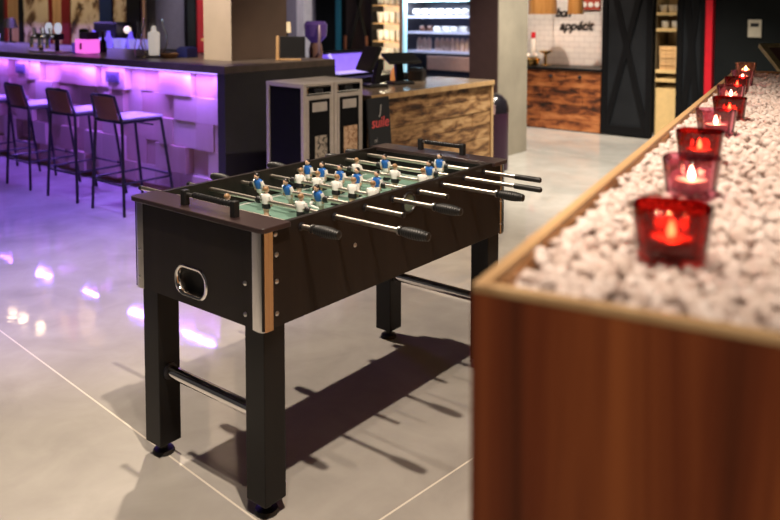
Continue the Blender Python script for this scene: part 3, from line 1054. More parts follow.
# things standing on the bar
ZB = 1.12
t = thing('beer_tap', 'chrome beer tap with three spouts and two round white badges on the bar', 'beer tap', (-7.62, 4.02, ZB))
MB().box(-0.28, 0.26, -0.09, 0.09, 0, 0.015).build('drip_tray', STEEL, t, smooth=0, bevel=0.003)
MB().box(-0.27, 0.20, -0.03, 0.03, 0.13, 0.19).tube([(-0.2, 0, 0.015), (-0.2, 0, 0.14)], 0.022, 14).tube([(0.12, 0, 0.015), (0.12, 0, 0.14)], 0.022, 14).build('tower', BLKMETAL, t)
for x in (-0.2, -0.04, 0.12):
    MB().tube([(x, -0.03, 0.16), (x, -0.08, 0.16), (x, -0.095, 0.13), (x, -0.095, 0.05)], 0.022, 10).tube([(x, -0.06, 0.17), (x, -0.075, 0.25)], 0.018, 10).build('spout', CHROME, t)
BADGE = plain('lit_white_badge', (0.8, 0.8, 0.85), 0.4, emit=0.55, ecol=(0.8, 0.85, 1.0))
for x in (0.02, 0.2):
    MB().lathe([(0.055, 0), (0.055, 0.02), (0.045, 0.026), (0.002, 0.028)], 24, M=T(x, -0.02, 0.245) @ RX(90)).build('badge', BADGE, t)
BLUEGLOW = plain('violet_lit_plastic', (0.25, 0.2, 0.8), 0.3, emit=0.25, ecol=(0.2, 0.1, 0.9))  # blue light on the tumblers painted in as a faint glow
for k, (x, y, lab) in enumerate(((-7.36, 4.15, 'small violet lit tumbler beside the beer tap'), (-7.22, 4.22, 'small violet lit tumbler next to the pink box'))):
    tag(MB().lathe([(0.04, 0), (0.048, 0.10), (0.044, 0.10), (0.037, 0.008), (0.001, 0.006)], 18).build('tumbler', BLUEGLOW, loc=(x, y, ZB)), lab, 'glass', 'violet tumblers on the bar')
tag(MB().lathe([(0.035, 0), (0.038, 0.02), (0.036, 0.10), (0.016, 0.13), (0.013, 0.20), (0.016, 0.21), (0.001, 0.212)], 16).build('dark_bottle', BLKMETAL, loc=(-7.30, 4.4, ZB)), 'dark slim bottle standing behind the violet tumblers', 'bottle')
t = thing('glowing_box', 'pink glowing translucent drink box with black cap on the bar', 'drink dispenser', (-6.98, 4.05, ZB))
PINKG = plain('pink_lit_plastic', (0.9, 0.2, 0.6), 0.3, emit=1.1, ecol=(0.95, 0.15, 0.80))
MB().box(-0.115, 0.095, -0.07, 0.07, 0.012, 0.145).build('tank', PINKG, t, smooth=0, bevel=0.008)
MB().box(-0.03, 0.10, -0.06, 0.06, 0.145, 0.215).build('shade_box', plain('violet_box', (0.14, 0.06, 0.22), 0.4), t, smooth=0, bevel=0.006)
MB().lathe([(0.04, 0.145), (0.045, 0.16), (0.045, 0.235), (0.03, 0.245), (0.001, 0.247)], 18, M=T(-0.065, 0, 0)).build('cap', BLACKP, t)
MB().box(-0.006, 0.012, -0.085, -0.07, 0.05, 0.11).build('spigot', plain('dark_red_plastic', (0.2, 0.01, 0.06), 0.4), t, smooth=0)
t = thing('hurricane_vase', 'clear glass hurricane vase around a thick white candle on the bar', 'vase', (-5.98, 4.10, ZB))
MB().lathe([(0.075, 0), (0.07, 0.006), (0.05, 0.014), (0.085, 0.04), (0.118, 0.12), (0.115, 0.20), (0.085, 0.29), (0.082, 0.345), (0.079, 0.345), (0.082, 0.29), (0.112, 0.20), (0.115, 0.12), (0.082, 0.043), (0.002, 0.022)], 32).build('glass', GLASSC, t)
t = thing('pillar_candle', 'thick white pillar candle inside the hurricane vase', 'candle', (-5.98, 4.10, ZB + 0.024))
MB().lathe([(0.040, 0), (0.046, 0.004), (0.052, 0.19), (0.046, 0.205), (0.024, 0.212), (0.018, 0.255), (0.004, 0.262)], 24).build('wax', plain('self_glowing_wax', (0.85, 0.82, 0.78), 0.5, emit=0.45, ecol=(1, 0.88, 0.78)), t)  # emission put into the wax to make the candle whiter
MB().tube([(0, 0, 0.25), (0.001, 0, 0.275)], 0.002, 6).build('wick', BLACKP, t)
tag(MB().lathe([(0.03, 0), (0.048, 0.01), (0.052, 0.10), (0.03, 0.19), (0.022, 0.24), (0.024, 0.32), (0.020, 0.32), (0.018, 0.24), (0.026, 0.19), (0.047, 0.10), (0.044, 0.014), (0.001, 0.012)], 24).build('carafe', GLASSC, loc=(-6.13, 4.06, ZB)), 'tall clear glass carafe left of the white candle', 'carafe')
tag(MB().box(-0.09, 0.06, -0.06, 0.06, 0, 0.085).box(-0.07, 0.05, -0.05, 0.05, 0.085, 0.095).build('blue_box', plain('dark_blue_box', (0.01, 0.015, 0.11), 0.5), smooth=0, bevel=0.006, loc=(-5.80, 4.33, ZB)), 'dark blue box on the bar right of the candle vase', 'box')
tag(MB().lathe([(0.05, 0), (0.075, 0.02), (0.082, 0.04), (0.076, 0.042), (0.045, 0.01), (0.001, 0.008)], 20).build('shallow_dish', plain('brown_wicker', (0.24, 0.12, 0.05), 0.6), loc=(-5.84, 4.16, ZB)), 'brown shallow dish between candle vase and blue box', 'dish')
t = thing('pink_pot', 'pink pot with a wooden board lid on the bar beside the pale column', 'pot', (-5.60, 4.50, ZB))
MB().lathe([(0.065, 0), (0.075, 0.004), (0.09, 0.145), (0.082, 0.145), (0.07, 0.01), (0.001, 0.008)], 24).build('body', plain('pink_ceramic', (0.55, 0.32, 0.30), 0.5), t)
MB().box(-0.15, 0.16, -0.07, 0.07, 0.145, 0.168).build('lid', wood('tan_lid', (.4, .2, .08), (.5, .28, .12), (.58, .34, .17), 'X'), t, smooth=0, bevel=0.004)
t = thing('black_tray', 'black tray resting on the wooden lid of the pink pot', 'tray', (-5.61, 4.50, ZB + 0.168))
MB().box(-0.10, 0.13, -0.06, 0.06, 0, 0.03).box(-0.12, 0.15, -0.07, 0.07, 0.03, 0.036).build('tray_body', BLACKP, t, smooth=0, bevel=0.003)
t = thing('spice_jar', 'small glass jar with dark lid standing on the black tray', 'jar', (-5.68, 4.50, ZB + 0.204))
MB().lathe([(0.02, 0), (0.024, 0.003), (0.024, 0.045), (0.018, 0.05), (0.001, 0.05)], 16).build('body', plain('frosted_glass', (0.55, 0.42, 0.45), 0.25), t)
MB().lathe([(0.02, 0.05), (0.02, 0.066), (0.001, 0.068)], 16).build('lid', BLACKP, t)
t = thing('menu_board', 'small black menu board with wooden foot on the bar end', 'menu board', (-4.79, 4.62, ZB), 39)
MB().box(-0.09, 0.12, -0.008, 0.008, 0.02, 0.20, M=RX(-6)).build('board', BLACKP, t, smooth=0, bevel=0.003)
MB().box(-0.125, -0.10, -0.012, 0.012, 0, 0.205, M=RX(-6)).box(-0.125, 0.09, -0.04, 0.04, 0, 0.012).build('foot', TAN, t, smooth=0, bevel=0.003)

# pendant lamps over the bar (seen as reflections in the floor)
for k, (x, lab) in enumerate(((-9.0, 'warm globe pendant lamp over the left of the bar'), (-8.75, 'warm globe pendant lamp over the bar, middle one'), (-8.35, 'warm globe pendant lamp over the bar, right one'))):
    t = thing('pendant_lamp', lab, 'lamp', (x, 4.2, 1.9), group='pendant lamps over the bar')
    MB().ball((0, 0, 0.07), 0.055, 16, 10).build('bulb', plain('warm_bulb', (1, 0.8, 0.5), 0.5, emit=9, ecol=(1.0, 0.72, 0.42)), t)
    MB().tube([(0, 0, 0.12), (0, 0, 2.42)], 0.006, 8).lathe([(0.03, 0.115), (0.03, 0.16), (0.01, 0.175)], 14).build('cord', BLACKP, t)

# back bar: counter with bottles lit violet
t = thing('back_bar_counter', 'dark back bar counter along the wall behind the taps', 'counter', (-11.8, 6.1, 0))
MB().box(-2.6, 3.1, -0.26, 0.26, 0.99, 1.03).build('worktop', BLACK, t, smooth=0)
MB().box(-2.6, 3.1, -0.24, 0.26, 0, 0.99).build('body', BLACK, t, smooth=0)
VIOG = plain('violet_lit_glass', (0.30, 0.25, 0.85), 0.2, emit=0.9, ecol=(0.18, 0.10, 1.0))  # violet light on the bottles given as a glow of their own
PALEG = plain('pale_lit_glass', (0.55, 0.5, 0.9), 0.2, emit=0.7, ecol=(0.36, 0.28, 1.0))  # same for the glasses: light put in as emission
bp = MB().lathe([(0.05, 0), (0.055, 0.01), (0.055, 0.13), (0.03, 0.17), (0.02, 0.24), (0.001, 0.242)], 14).build('back_bar_bottle', VIOG)
gp = MB().lathe([(0.05, 0), (0.07, 0.14), (0.065, 0.14), (0.045, 0.01), (0.001, 0.01)], 14).build('back_bar_glass', PALEG)
k = 0
for x in np.arange(-10.25, -8.78, 0.15):
    src = bp if k % 3 == 1 else gp
    o = src if k < 2 else src.copy()
    if k >= 2:
        COL.objects.link(o)
    o.location = (float(x), 5.90 + 0.05 * (k % 2), 1.03)
    if src is bp:
        tag(o, 'violet lit bottle on the back bar between the pink box and the carafe', 'bottle', 'violet bottles on the back bar')
    else:
        tag(o, 'pale violet lit glass on the back bar between the pink box and the carafe', 'glass', 'violet glasses on the back bar')
    k += 1
o = gp.copy(); COL.objects.link(o); o.location = (-13.05, 5.95, 1.03)
tag(o, 'single violet lit glass at the far left behind the bar', 'glass')
t = thing('bar_lamp', 'small white round lamp glowing on the back bar above the violet glasses', 'lamp', (-9.66, 6.20, 1.03))
MB().tube([(0, 0, 0), (0, 0, 0.2)], 0.02, 10).lathe([(0.06, 0), (0.06, 0.01), (0.02, 0.015)], 16).build('stand', BLACKP, t)
MB().ball((0, 0, 0.25), 0.05, 16, 10).build('shade', plain('warm_white_lamp', (1, 0.85, 0.65), 0.5, emit=1.1, ecol=(1, 0.82, 0.6)), t)
t = thing('table_lamp', 'small dark lamp at the left behind the beer tap', 'lamp', (-12.75, 6.05, 1.03))
MB().lathe([(0.08, 0), (0.08, 0.02), (0.02, 0.03), (0.02, 0.26), (0.001, 0.26)], 16).build('stand', BLACKP, t)
MB().lathe([(0.12, 0.24), (0.07, 0.40), (0.066, 0.40), (0.115, 0.245)], 20, caps=False).build('shade', plain('dark_shade', (0.03, 0.025, 0.02), 0.6), t)
tag(MB().box(-0.28, 0.28, -0.12, 0.12, 0, 0.36).build('dark_machine', BLACKP, smooth=0, bevel=0.02, loc=(-10.05, 6.20, 1.03)), 'dark boxy machine on the back bar behind the violet glasses', 'machine')

# ------------------------------------------------------------------ serving counter between bar and till, with the machines
t = thing('serving_counter', 'dark low serving counter behind the two trolleys', 'counter', (-5.0, 5.5, 0))
MB().box(-0.62, 0.10, -0.4, 0.95, 0.86, 0.90).build('worktop', BLACK, t, smooth=0)
MB().box(-0.60, 0.08, -0.38, 0.93, 0, 0.86).build('body', BLACK, t, smooth=0)
t = thing('espresso_machine', 'espresso machine glowing violet behind the trolleys', 'coffee machine', (-5.30, 5.81, 0.90), 90)
VIO = plain('violet_lit_panel', (0.4, 0.3, 0.9), 0.25, emit=0.8, ecol=(0.20, 0.10, 1.0))
VIO2 = plain('violet_lit_edge', (0.6, 0.5, 1.0), 0.25, emit=1.0, ecol=(0.5, 0.4, 1.0))
dk = MB().loft([[(-0.30, y, z) for y, z in ((-0.2, 0.045), (0.16, 0.045), (0.16, 0.20), (-0.08, 0.215), (-0.13, 0.19), (-0.17, 0.07))], [(0.30, y, z) for y, z in ((-0.2, 0.045), (0.16, 0.045), (0.16, 0.20), (-0.08, 0.215), (-0.13, 0.19), (-0.17, 0.07))]])
dk.build('body', VIO, t, smooth=0, bevel=0.015)
MB().box(-0.31, 0.31, -0.25, -0.17, 0.03, 0.055).build('drip_tray', VIO2, t, smooth=0, bevel=0.004)
MB().box(-0.30, 0.30, -0.22, 0.16, 0, 0.032).box(-0.30, 0.30, -0.06, 0.16, 0.215, 0.235).build('casing', BLACKP, t, smooth=0, bevel=0.004)
MB().tube([(-0.33, -0.18, 0.06), (-0.30, -0.16, 0.14), (-0.31, -0.12, 0.22)], 0.016, 10).build('steam_arm', VIO2, t)
t = thing('coffee_grinder', 'coffee grinder with violet lit hopper beside the espresso machine', 'coffee grinder', (-5.12, 5.26, 0.90))
MB().lathe([(0.09, 0), (0.09, 0.03), (0.06, 0.05), (0.065, 0.28), (0.05, 0.34), (0.001, 0.34)], 18).build('body', plain('bronze_casing', (0.30, 0.16, 0.13), 0.35), t)
MB().lathe([(0.045, 0.34), (0.10, 0.40), (0.11, 0.51), (0.085, 0.54), (0.001, 0.545)], 18).build('hopper', plain('violet_hopper', (0.14, 0.08, 0.26), 0.2, emit=0.06, ecol=(0.3, 0.15, 0.9)), t)
MB().tube([(0.06, -0.05, 0.22), (0.12, -0.08, 0.25), (0.13, -0.085, 0.42), (0.10, -0.06, 0.5)], 0.014, 10).build('side_arm', plain('mauve_metal', (0.28, 0.2, 0.26), 0.35, 0.4), t)
t = thing('counter_lamp', 'small warm glowing lamp behind the black menu board', 'lamp', (-5.46, 5.22, 0.90))
MB().lathe([(0.05, 0), (0.05, 0.015), (0.012, 0.02), (0.012, 0.44), (0.001, 0.44)], 14).build('stand', BLACKP, t)
MB().lathe([(0.035, 0.43), (0.03, 0.53), (0.001, 0.53)], 14).build('shade', plain('warm_lamp_glow', (1, 0.8, 0.5), 0.5, emit=0.8, ecol=(1, 0.72, 0.4)), t)
t = thing('coffee_cup', 'brown paper cup near the violet espresso machine', 'cup', (-4.97, 5.17, 0.90))
MB().lathe([(0.032, 0), (0.044, 0.13), (0.001, 0.131)], 16).build('body', plain('kraft_paper', (0.45, 0.22, 0.12), 0.6), t)
MB().lathe([(0.046, 0.125), (0.046, 0.14), (0.036, 0.15), (0.001, 0.15)], 16).build('lid', plain('dark_lid', (0.05, 0.02, 0.02), 0.4), t)

# ------------------------------------------------------------------ the two trolleys
def make_trolley():
    t = thing('catering_trolley', '', 'trolley')
    w, d, h = 0.290, 0.40, 1.03
    e = 0.030
    # local: front faces +X, width along Y
    MB().box(-d + 0.01, -0.012, 0.012, w - 0.012, 0.09, h - 0.012).build('body', plain('black_sheet', (0.006, 0.006, 0.007), 0.5, spec=0.08), t, smooth=0)
    f = MB()
    for y in (0, w - e):
        for x in (-e, -d):
            f.box(x, x + e, y, y + e, 0.07, h - 0.0)
    for y in (0, w - e):
        f.box(-d + e, -e, y, y + e, h - e, h).box(-d + e, -e, y, y + e, 0.07, 0.07 + e)
    for x in (-e, -d):
        f.box(x, x + e, e, w - e, 0.07, 0.07 + e)
        f.box(x, x + e, e, w - e, h - 0.02, h)
    f.box(-d + e, -e, e, w - e, h - 0.012, h - 0.002)
    f.build('frame', ALU, t, smooth=0, bevel=0.004)
    dr = MB().box(-0.012, 0.004, e, w - e, 0.11, h - 0.085).build('door', ALU, t, smooth=0, bevel=0.003)
    MB().box(0.004, 0.007, e + 0.018, w - e - 0.018, 0.13, h - 0.115).build('panel', plain('black_sheet', (0.006, 0.006, 0.007), 0.5, spec=0.08), dr, smooth=0)
    MB().box(0.007, 0.010, e + 0.045, w - e - 0.045, h - 0.20, h - 0.135).build('card_holder', plain('grey_card', (0.42, 0.38, 0.34), 0.5), dr, smooth=0, bevel=0.002)
    la = MB().box(-0.012, 0.006, e, w - e, h - 0.075, h - 0.025).build('latch_rail', CHROME, t, smooth=0, bevel=0.004)
    MB().box(0.006, 0.014, w / 2 - 0.045, w / 2 + 0.03, h - 0.068, h - 0.04).build('latch', BLACKP, la, smooth=0, bevel=0.003)
    for x in (-0.06, -d + 0.06):
        for y in (0.05, w - 0.05):
            MB().lathe([(0.03, -0.011), (0.035, -0.008), (0.035, 0.008), (0.03, 0.011)], 18, M=T(x, y, 0.035) @ RX(90)).box(x - 0.012, x + 0.012, y - 0.016, y + 0.016, 0.045, 0.072).build('caster', RUBBER, t)
    return t


def print_material(name, dark, light):
    if name in MATS:
        return MATS[name]
    m, nt, b = _new(name)
    v = coords(nt, (1, 1, 1))
    f = noise(nt, v, 26, 4, 0.6, 1.0)
    nt.links.new(ramp(nt, f, [(0.42, dark), (0.55, light)]), b.inputs['Base Color'])
    b.inputs['Roughness'].default_value = 0.5
    MATS[name] = m
    return m


tr1 = make_trolley()
tr2 = copy_tree(tr1)
for t, y, lab in ((tr1, 3.80, 'black trolley with metal edges, the left one, standing against the bar end'), (tr2, 4.095, 'black trolley with metal edges, the right one, next to the chalk sign')):
    t.location = (-3.82 + (y - 3.80) * 0.0524, y, 0)
    t.rotation_euler = (0, 0, R(-3))
    tag(t, lab, 'trolley', 'trolleys beside the bar end')
MB().box(0.007, 0.0085, 0.10, 0.215, 0.42, 0.66).build('sticker', print_material('grey_photo_print', (0.02, 0.018, 0.015), (0.42, 0.36, 0.28)), tr1, smooth=0)
MB().box(0.007, 0.0085, 0.085, 0.225, 0.42, 0.70).build('sticker', print_material('brown_photo_print', (0.30, 0.14, 0.06), (0.62, 0.42, 0.26)), tr2, smooth=0)

# ------------------------------------------------------------------ till counter
kc = thing('till_counter', 'till counter clad in rough weathered planks with a pale wooden top', 'counter', (-3.80, 5.33, 0))
K0, K1 = -0.86, 0.90
MB().box(-0.62, 0.02, K0, K1, 0.862, 0.90).build('worktop', [wood('till_top', (.16, .11, .075), (.20, .145, .10), (.25, .18, .13), 'Y', 0.25)], kc, smooth=0, bevel=0.003)
MB().box(-0.58, -0.022, K0 + 0.02, K1 - 0.02, 0.0, 0.862).build('body', BLACK, kc, smooth=0)
MB().box(0.02, 0.026, K0, K1, 0.858, 0.898).build('top_edge', wood('till_edge', (.33, .19, .09), (.45, .28, .13), (.55, .36, .18), 'Z', 0.5), kc, smooth=0)
pk = MB()
random.seed(3)
nz = 7
for r_ in range(nz):
    z0, z1 = 0.02 + r_ * 0.12, 0.02 + (r_ + 1) * 0.12
    y = K0
    while y < K1 - 0.03:
        y2 = min(K1, y + random.uniform(0.45, 0.95))
        if K1 - y2 < 0.2:
            y2 = K1
        pk.box(-0.022, random.uniform(-0.004, 0.004), y + 0.002, y2 - 0.002, z0 + 0.002, z1 - 0.002)
        y = y2
pk.build('plank_front', PLANKS, kc, smooth=0)
MB().box(-0.022, 0.012, K1 - 0.03, K1 + 0.004, 0, 0.862).build('edge_post', wood('till_edge', (.33, .19, .09), (.45, .28, .13), (.55, .36, .18), 'Z', 0.5), kc, smooth=0, bevel=0.002)

t = thing('till_screen', 'black till screen on a stand facing away, nearest the trolleys', 'till', (-4.22, 5.03, 0.90), -25)
MB().box(-0.10, 0.10, -0.09, 0.09, 0, 0.025).build('base', BLACKP, t, smooth=0, bevel=0.008)
MB().box(-0.035, 0.035, -0.02, 0.03, 0.02, 0.24, M=RX(-12)).build('stand', BLACKP, t, smooth=0, bevel=0.005)
MB().box(-0.15, 0.15, -0.016, 0.016, -0.11, 0.11, M=T(0, -0.05, 0.235) @ RX(-25)).build('screen', BLACKP, t, smooth=0, bevel=0.008)
t = thing('till_screen', 'black till screen on a stand seen edge on, next to the small black box', 'till', (-4.20, 5.36, 0.90), 62)
MB().box(-0.10, 0.10, -0.09, 0.09, 0, 0.025).build('base', BLACKP, t, smooth=0, bevel=0.008)
MB().box(-0.035, 0.035, -0.02, 0.03, 0.02, 0.22, M=RX(-12)).build('stand', BLACKP, t, smooth=0, bevel=0.005)
MB().box(-0.15, 0.15, -0.014, 0.014, -0.10, 0.10, M=T(0, -0.02, 0.225) @ RX(-70)).build('screen', BLACKP, t, smooth=0, bevel=0.006)
t = thing('receipt_printer', 'small black receipt printer on the till counter', 'printer', (-4.30, 5.74, 0.90), 20)
MB().box(-0.07, 0.07, -0.07, 0.07, 0, 0.10).build('body', BLACKP, t, smooth=0, bevel=0.012)
MB().box(-0.06, 0.06, -0.05, 0.03, 0.10, 0.118).build('lid', BLACKP, t, smooth=0, bevel=0.006)
tag(MB().lathe([(0.045, 0), (0.055, 0.02), (0.05, 0.09), (0.03, 0.13), (0.001, 0.135)], 18).build('amber_lamp', plain('amber_glow', (0.9, 0.35, 0.1), 0.4, emit=0.5, ecol=(1.0, 0.35, 0.1)), loc=(-4.37, 5.52, 0.90)), 'small amber glowing lamp behind the till screens', 'lamp')
# chalk sign
t = thing('chalk_sign', 'black sign with red script and pink logo leaning on the till counter', 'sign', (-3.69, 4.53, 0), 0)
SM = T(0, 0, 0) @ RY(-4.5)
b = MB().box(-0.018, 0.0, -0.13, 0.13, 0.27, 0.885, M=SM).build('board', plain('blackboard', (0.010, 0.011, 0.014), 0.5), t, smooth=0, bevel=0.006)
for yy in (-0.12, 0.11):
    MB().box(-0.016, -0.002, yy, yy + 0.012, 0.0, 0.27, M=SM).build('foot', BLACKP, t, smooth=0)
RT = plain('red_chalk', (0.75, 0.10, 0.10), 0.6)
PT = plain('pink_sticker', (0.75, 0.08, 0.28), 0.5)
YT = plain('yellow_green_chalk', (0.50, 0.52, 0.12), 0.6)
GT = plain('grey_chalk', (0.40, 0.38, 0.36), 0.6)
rot = (R(90), R(-0.0), R(90))


def on_sign(name, body, size, mat, y, z, shear=0.2):
    x = -math.tan(R(4.5)) * z + 0.0025
    o = text(name, body, size, mat, (x, y, z), (R(90 - 4.5), 0, R(90)), t, shear, 0.001)
    return o


on_sign('writing', 'suile', 0.115, RT, 0.0, 0.66)
on_sign('writing', 'J', 0.10, GT, 0.01, 0.76)
on_sign('writing', 'ni', 0.05, GT, -0.06, 0.55)
MB().box(0, 0.002, -0.10, 0.02, 0.405, 0.465, M=T(0.0005, 0, 0) @ SM).build('sticker', PT, t, smooth=0)
MB().lathe([(0.034, 0), (0.034, 0.002), (0.001, 0.002)], 20, M=SM @ T(0.0005, 0.07, 0.435) @ RY(90)).build('badge', GT, t)
MB().box(0, 0.002, -0.10, 0.10, 0.315, 0.345, M=T(0.0005, 0, 0) @ SM).build('strip', YT, t, smooth=0)

# waste bin in front of the column
t = thing('waste_bin', 'dark purple round topped waste bin between till counter and concrete column', 'bin', (-3.99, 6.53, 0))
MB().lathe([(0.15, 0), (0.165, 0.01), (0.165, 0.56), (0.001, 0.56)], 28).build('body', plain('aubergine_metal', (0.035, 0.010, 0.028), 0.3), t)
MB().lathe([(0.167, 0.56), (0.167, 0.60), (0.15, 0.67), (0.10, 0.725), (0.04, 0.745), (0.001, 0.747)], 28).build('lid', plain('black_gloss', (0.012, 0.010, 0.014), 0.2), t)
MB().box(-0.05, 0.05, -0.012, 0.004, -0.045, 0.045, M=T(0.075, -0.15, 0.60) @ RZ(25)).build('sticker', plain('pale_pink_label', (0.6, 0.4, 0.42), 0.4), t, smooth=0)

# ------------------------------------------------------------------ shelves and cooler on the back wall
SHELFG = plain('warm_lit_back', (0.75, 0.55, 0.32), 0.6, emit=0.55, ecol=(1.0, 0.78, 0.50))
t = thing('lit_shelf', 'warm lit wall shelf with rows of white crockery beside the cooler', 'shelf', (-7.65, 9.40, 0))
MB().box(-0.28, 0.27, 0.30, 0.33, 0.6, 2.4).build('back_panel', SHELFG, t, smooth=0)
MB().box(-0.30, -0.28, 0.0, 0.33, 0.0, 2.4).box(0.27, 0.29, 0.0, 0.33, 0.0, 2.4).box(-0.28, 0.27, 0, 0.33, 0, 0.6).build('frame', BLACK, t, smooth=0)
sz = (0.80, 1.08, 1.36, 1.64)
for z in (1.02, 1.30, 1.58):
    point('shelf_light', (-7.65, 9.27, z), 3.2, (1.0, 0.82, 0.58), 0.03)
for z in sz:
    MB().box(-0.28, 0.27, 0.02, 0.30, z - 0.02, z).build('board', TAN, t, smooth=0)
cupm = plain('white_china', (0.82, 0.76, 0.66), 0.3)
cup = MB().lathe([(0.04, 0), (0.062, 0.17), (0.057, 0.17), (0.034, 0.01), (0.001, 0.008)], 14).build('stacked_cup', cupm)
first = True
for j, z in enumerate(sz):
    for k in range(4):
        o = cup if first else cup.copy()
        if not first:
            COL.objects.link(o)
        first = False
        o.location = (-7.65 - 0.20 + k * 0.132, 9.52, z)
        tag(o, 'white cup in a row on the warm lit shelf, %s' % ('lowest board', 'second board up', 'third board up', 'topmost board')[j], 'cup', 'white cups on the lit shelf')
tag(MB().box(-7.348, -7.24, 9.36, 9.45, 0, 4.3).build('copper_post', wood('copper_wood', (0.10, 0.03, 0.012), (0.26, 0.08, 0.03), (0.40, 0.14, 0.05), 'Z', 0.5), smooth=0), 'narrow reddish wooden post left of the display cooler', 'post')

t = thing('display_cooler', 'open display cooler with blue lit shelves of food and drinks', 'cooler', (-6.6, 9.25, 0))
CW0, CW1 = -0.60, 0.62
CY = plain('cyan_tube', (0.5, 0.8, 0.9), 0.4, emit=0.8, ecol=(0.45, 0.80, 0.9))
MB().box(CW0, CW1, 0.46, 0.49, 0.6, 2.4).build('back_panel', plain('cooler_inside', (0.06, 0.06, 0.075), 0.5), t, smooth=0)
MB().box(CW0, CW0 + 0.03, 0.03, 0.46, 0.0, 2.4).box(CW1 - 0.03, CW1, 0.0, 0.46, 0.0, 2.4).box(CW0 + .03, CW1 - .03, 0, 0.46, 0.0, 0.60).build('frame', plain('cooler_frame', (0.06, 0.055, 0.06), 0.4), t, smooth=0)
MB().box(CW0, CW0 + 0.06, -0.01, 0.03, 0.55, 2.4).build('light_tube', CY, t, smooth=0, bevel=0.008)
MB().box(CW0 + 0.08, CW1 - 0.04, 0.0, 0.05, 1.68, 1.76).build('top_light', CY, t, smooth=0, bevel=0.008)
SHB = plain('cool_lit_shelf', (0.55, 0.55, 0.68), 0.35, emit=0.32, ecol=(0.55, 0.6, 1.0))  # glow added to the boards to brighten the cooler inside; no lamps
csz = (0.965, 1.245, 1.475)
for z in csz:
    MB().box(CW0 + 0.075, CW1 - 0.03, 0.02, 0.46, z - 0.035, z).build('shelf_board', SHB, t, smooth=0)
MB().box(CW0 + 0.45, CW1 - 0.03, 0.0, 0.03, 0.69, 0.89).build('drawer', plain('pinkish_front', (0.55, 0.34, 0.30), 0.4), t, smooth=0, bevel=0.004)
area('cooler_light', (-6.6, 9.18, 1.70), (-6.6, 9.6, 1.1), 1.0, 0.04, 24, (0.70, 0.82, 1.0))
bot = MB().lathe([(0.036, 0), (0.041, 0.005), (0.041, 0.14), (0.026, 0.165), (0.024, 0.185), (0.001, 0.186)], 14).build('drink_bottle', plain('peach_bottle', (0.85, 0.62, 0.52), 0.35))
for k in range(11):
    o = bot if k == 0 else bot.copy()
    if k:
        COL.objects.link(o)
    x = -6.6 - 0.37 + k * 0.088 + (0.06 if k > 2 else 0)
    o.location = (x, 9.36, csz[0])
    tag(o, 'peach coloured drink bottle in the row on the lowest cooler shelf', 'bottle', 'bottles in the cooler')
pk_ = MB().box(-0.055, 0.055, -0.06, 0.06, 0, 0.075).build('food_pack', WHITEP, smooth=0, bevel=0.01)
dark_p = MB().lathe([(0.06, 0), (0.065, 0.06), (0.04, 0.09), (0.001, 0.092)], 14).build('dark_bowl', plain('dark_brown_food', (0.10, 0.04, 0.025), 0.5))
bun = MB().ball((0, 0, 0.045), 0.062, 14, 8, sq=(1.15, 1, 0.8)).build('bread_roll', plain('pale_bread', (0.75, 0.70, 0.64), 0.5))
for k in range(7):
    o = bun if k == 0 else bun.copy()
    if k:
        COL.objects.link(o)
    o.location = (-6.6 - 0.42 + k * 0.145, 9.36, csz[2] + 0.005)
    o.rotation_euler = (0, 0, 0.3 * k)
    tag(o, 'pale round roll in the row on the top cooler shelf', 'bread roll', 'rolls in the cooler')
for k in range(4):
    o = pk_ if k == 0 else pk_.copy()
    if k:
        COL.objects.link(o)
    o.location = (-6.6 - 0.02 + k * 0.15, 9.36, csz[1])
    o.rotation_euler = (0, 0, 0.2 * (k % 2))
    tag(o, 'white food pack on the middle cooler shelf', 'food pack', 'white packs in the cooler')
for k in range(2):
    o = dark_p if k == 0 else dark_p.copy()
    if k:
        COL.objects.link(o)
    o.location = (-6.6 - 0.30 + k * 0.14, 9.36, csz[1])
    tag(o, 'dark brown bowl on the middle cooler shelf', 'bowl', 'dark bowls in the cooler')

# ------------------------------------------------------------------ far counter under the white tiles
t = thing('tiled_wall_counter', 'reddish brown burnt plank counter with dark top below the white tiles', 'counter', (-5.0, YB, 0))
C0, C1 = -0.95, 0.925
MB().box(C0, C1, -0.02, 0.59, 0.775, 0.81).build('worktop', BLACK, t, smooth=0, bevel=0.003)
MB().box(C0, C1, 0.02, 0.59, 0.0, 0.775).build('body', BLACK, t, smooth=0)
random.seed(9)
pk = MB()
for r_ in range(7):
    z0, z1 = r_ * 0.109 + 0.01, (r_ + 1) * 0.109 + 0.01
    x = C0
    while x < C1 - 0.03:
        x2 = min(C1, x + random.uniform(0.4, 0.8))
        if C1 - x2 < 0.2:
            x2 = C1
        pk.box(x + 0.002, x2 - 0.002, random.uniform(-0.004, 0.004), 0.02, z0 + 0.002, z1 - 0.002)
        x = x2
pk.build('plank_front', RUSTPLANKS, t, smooth=0)
for x in (0.25, 0.65):
    MB().lathe([(0.02, 0), (0.024, 0.02), (0.012, 0.028), (0.001, 0.03)], 14, M=T(x, -0.003, 0.70) @ RX(90)).build('knob', BLKMETAL, t)
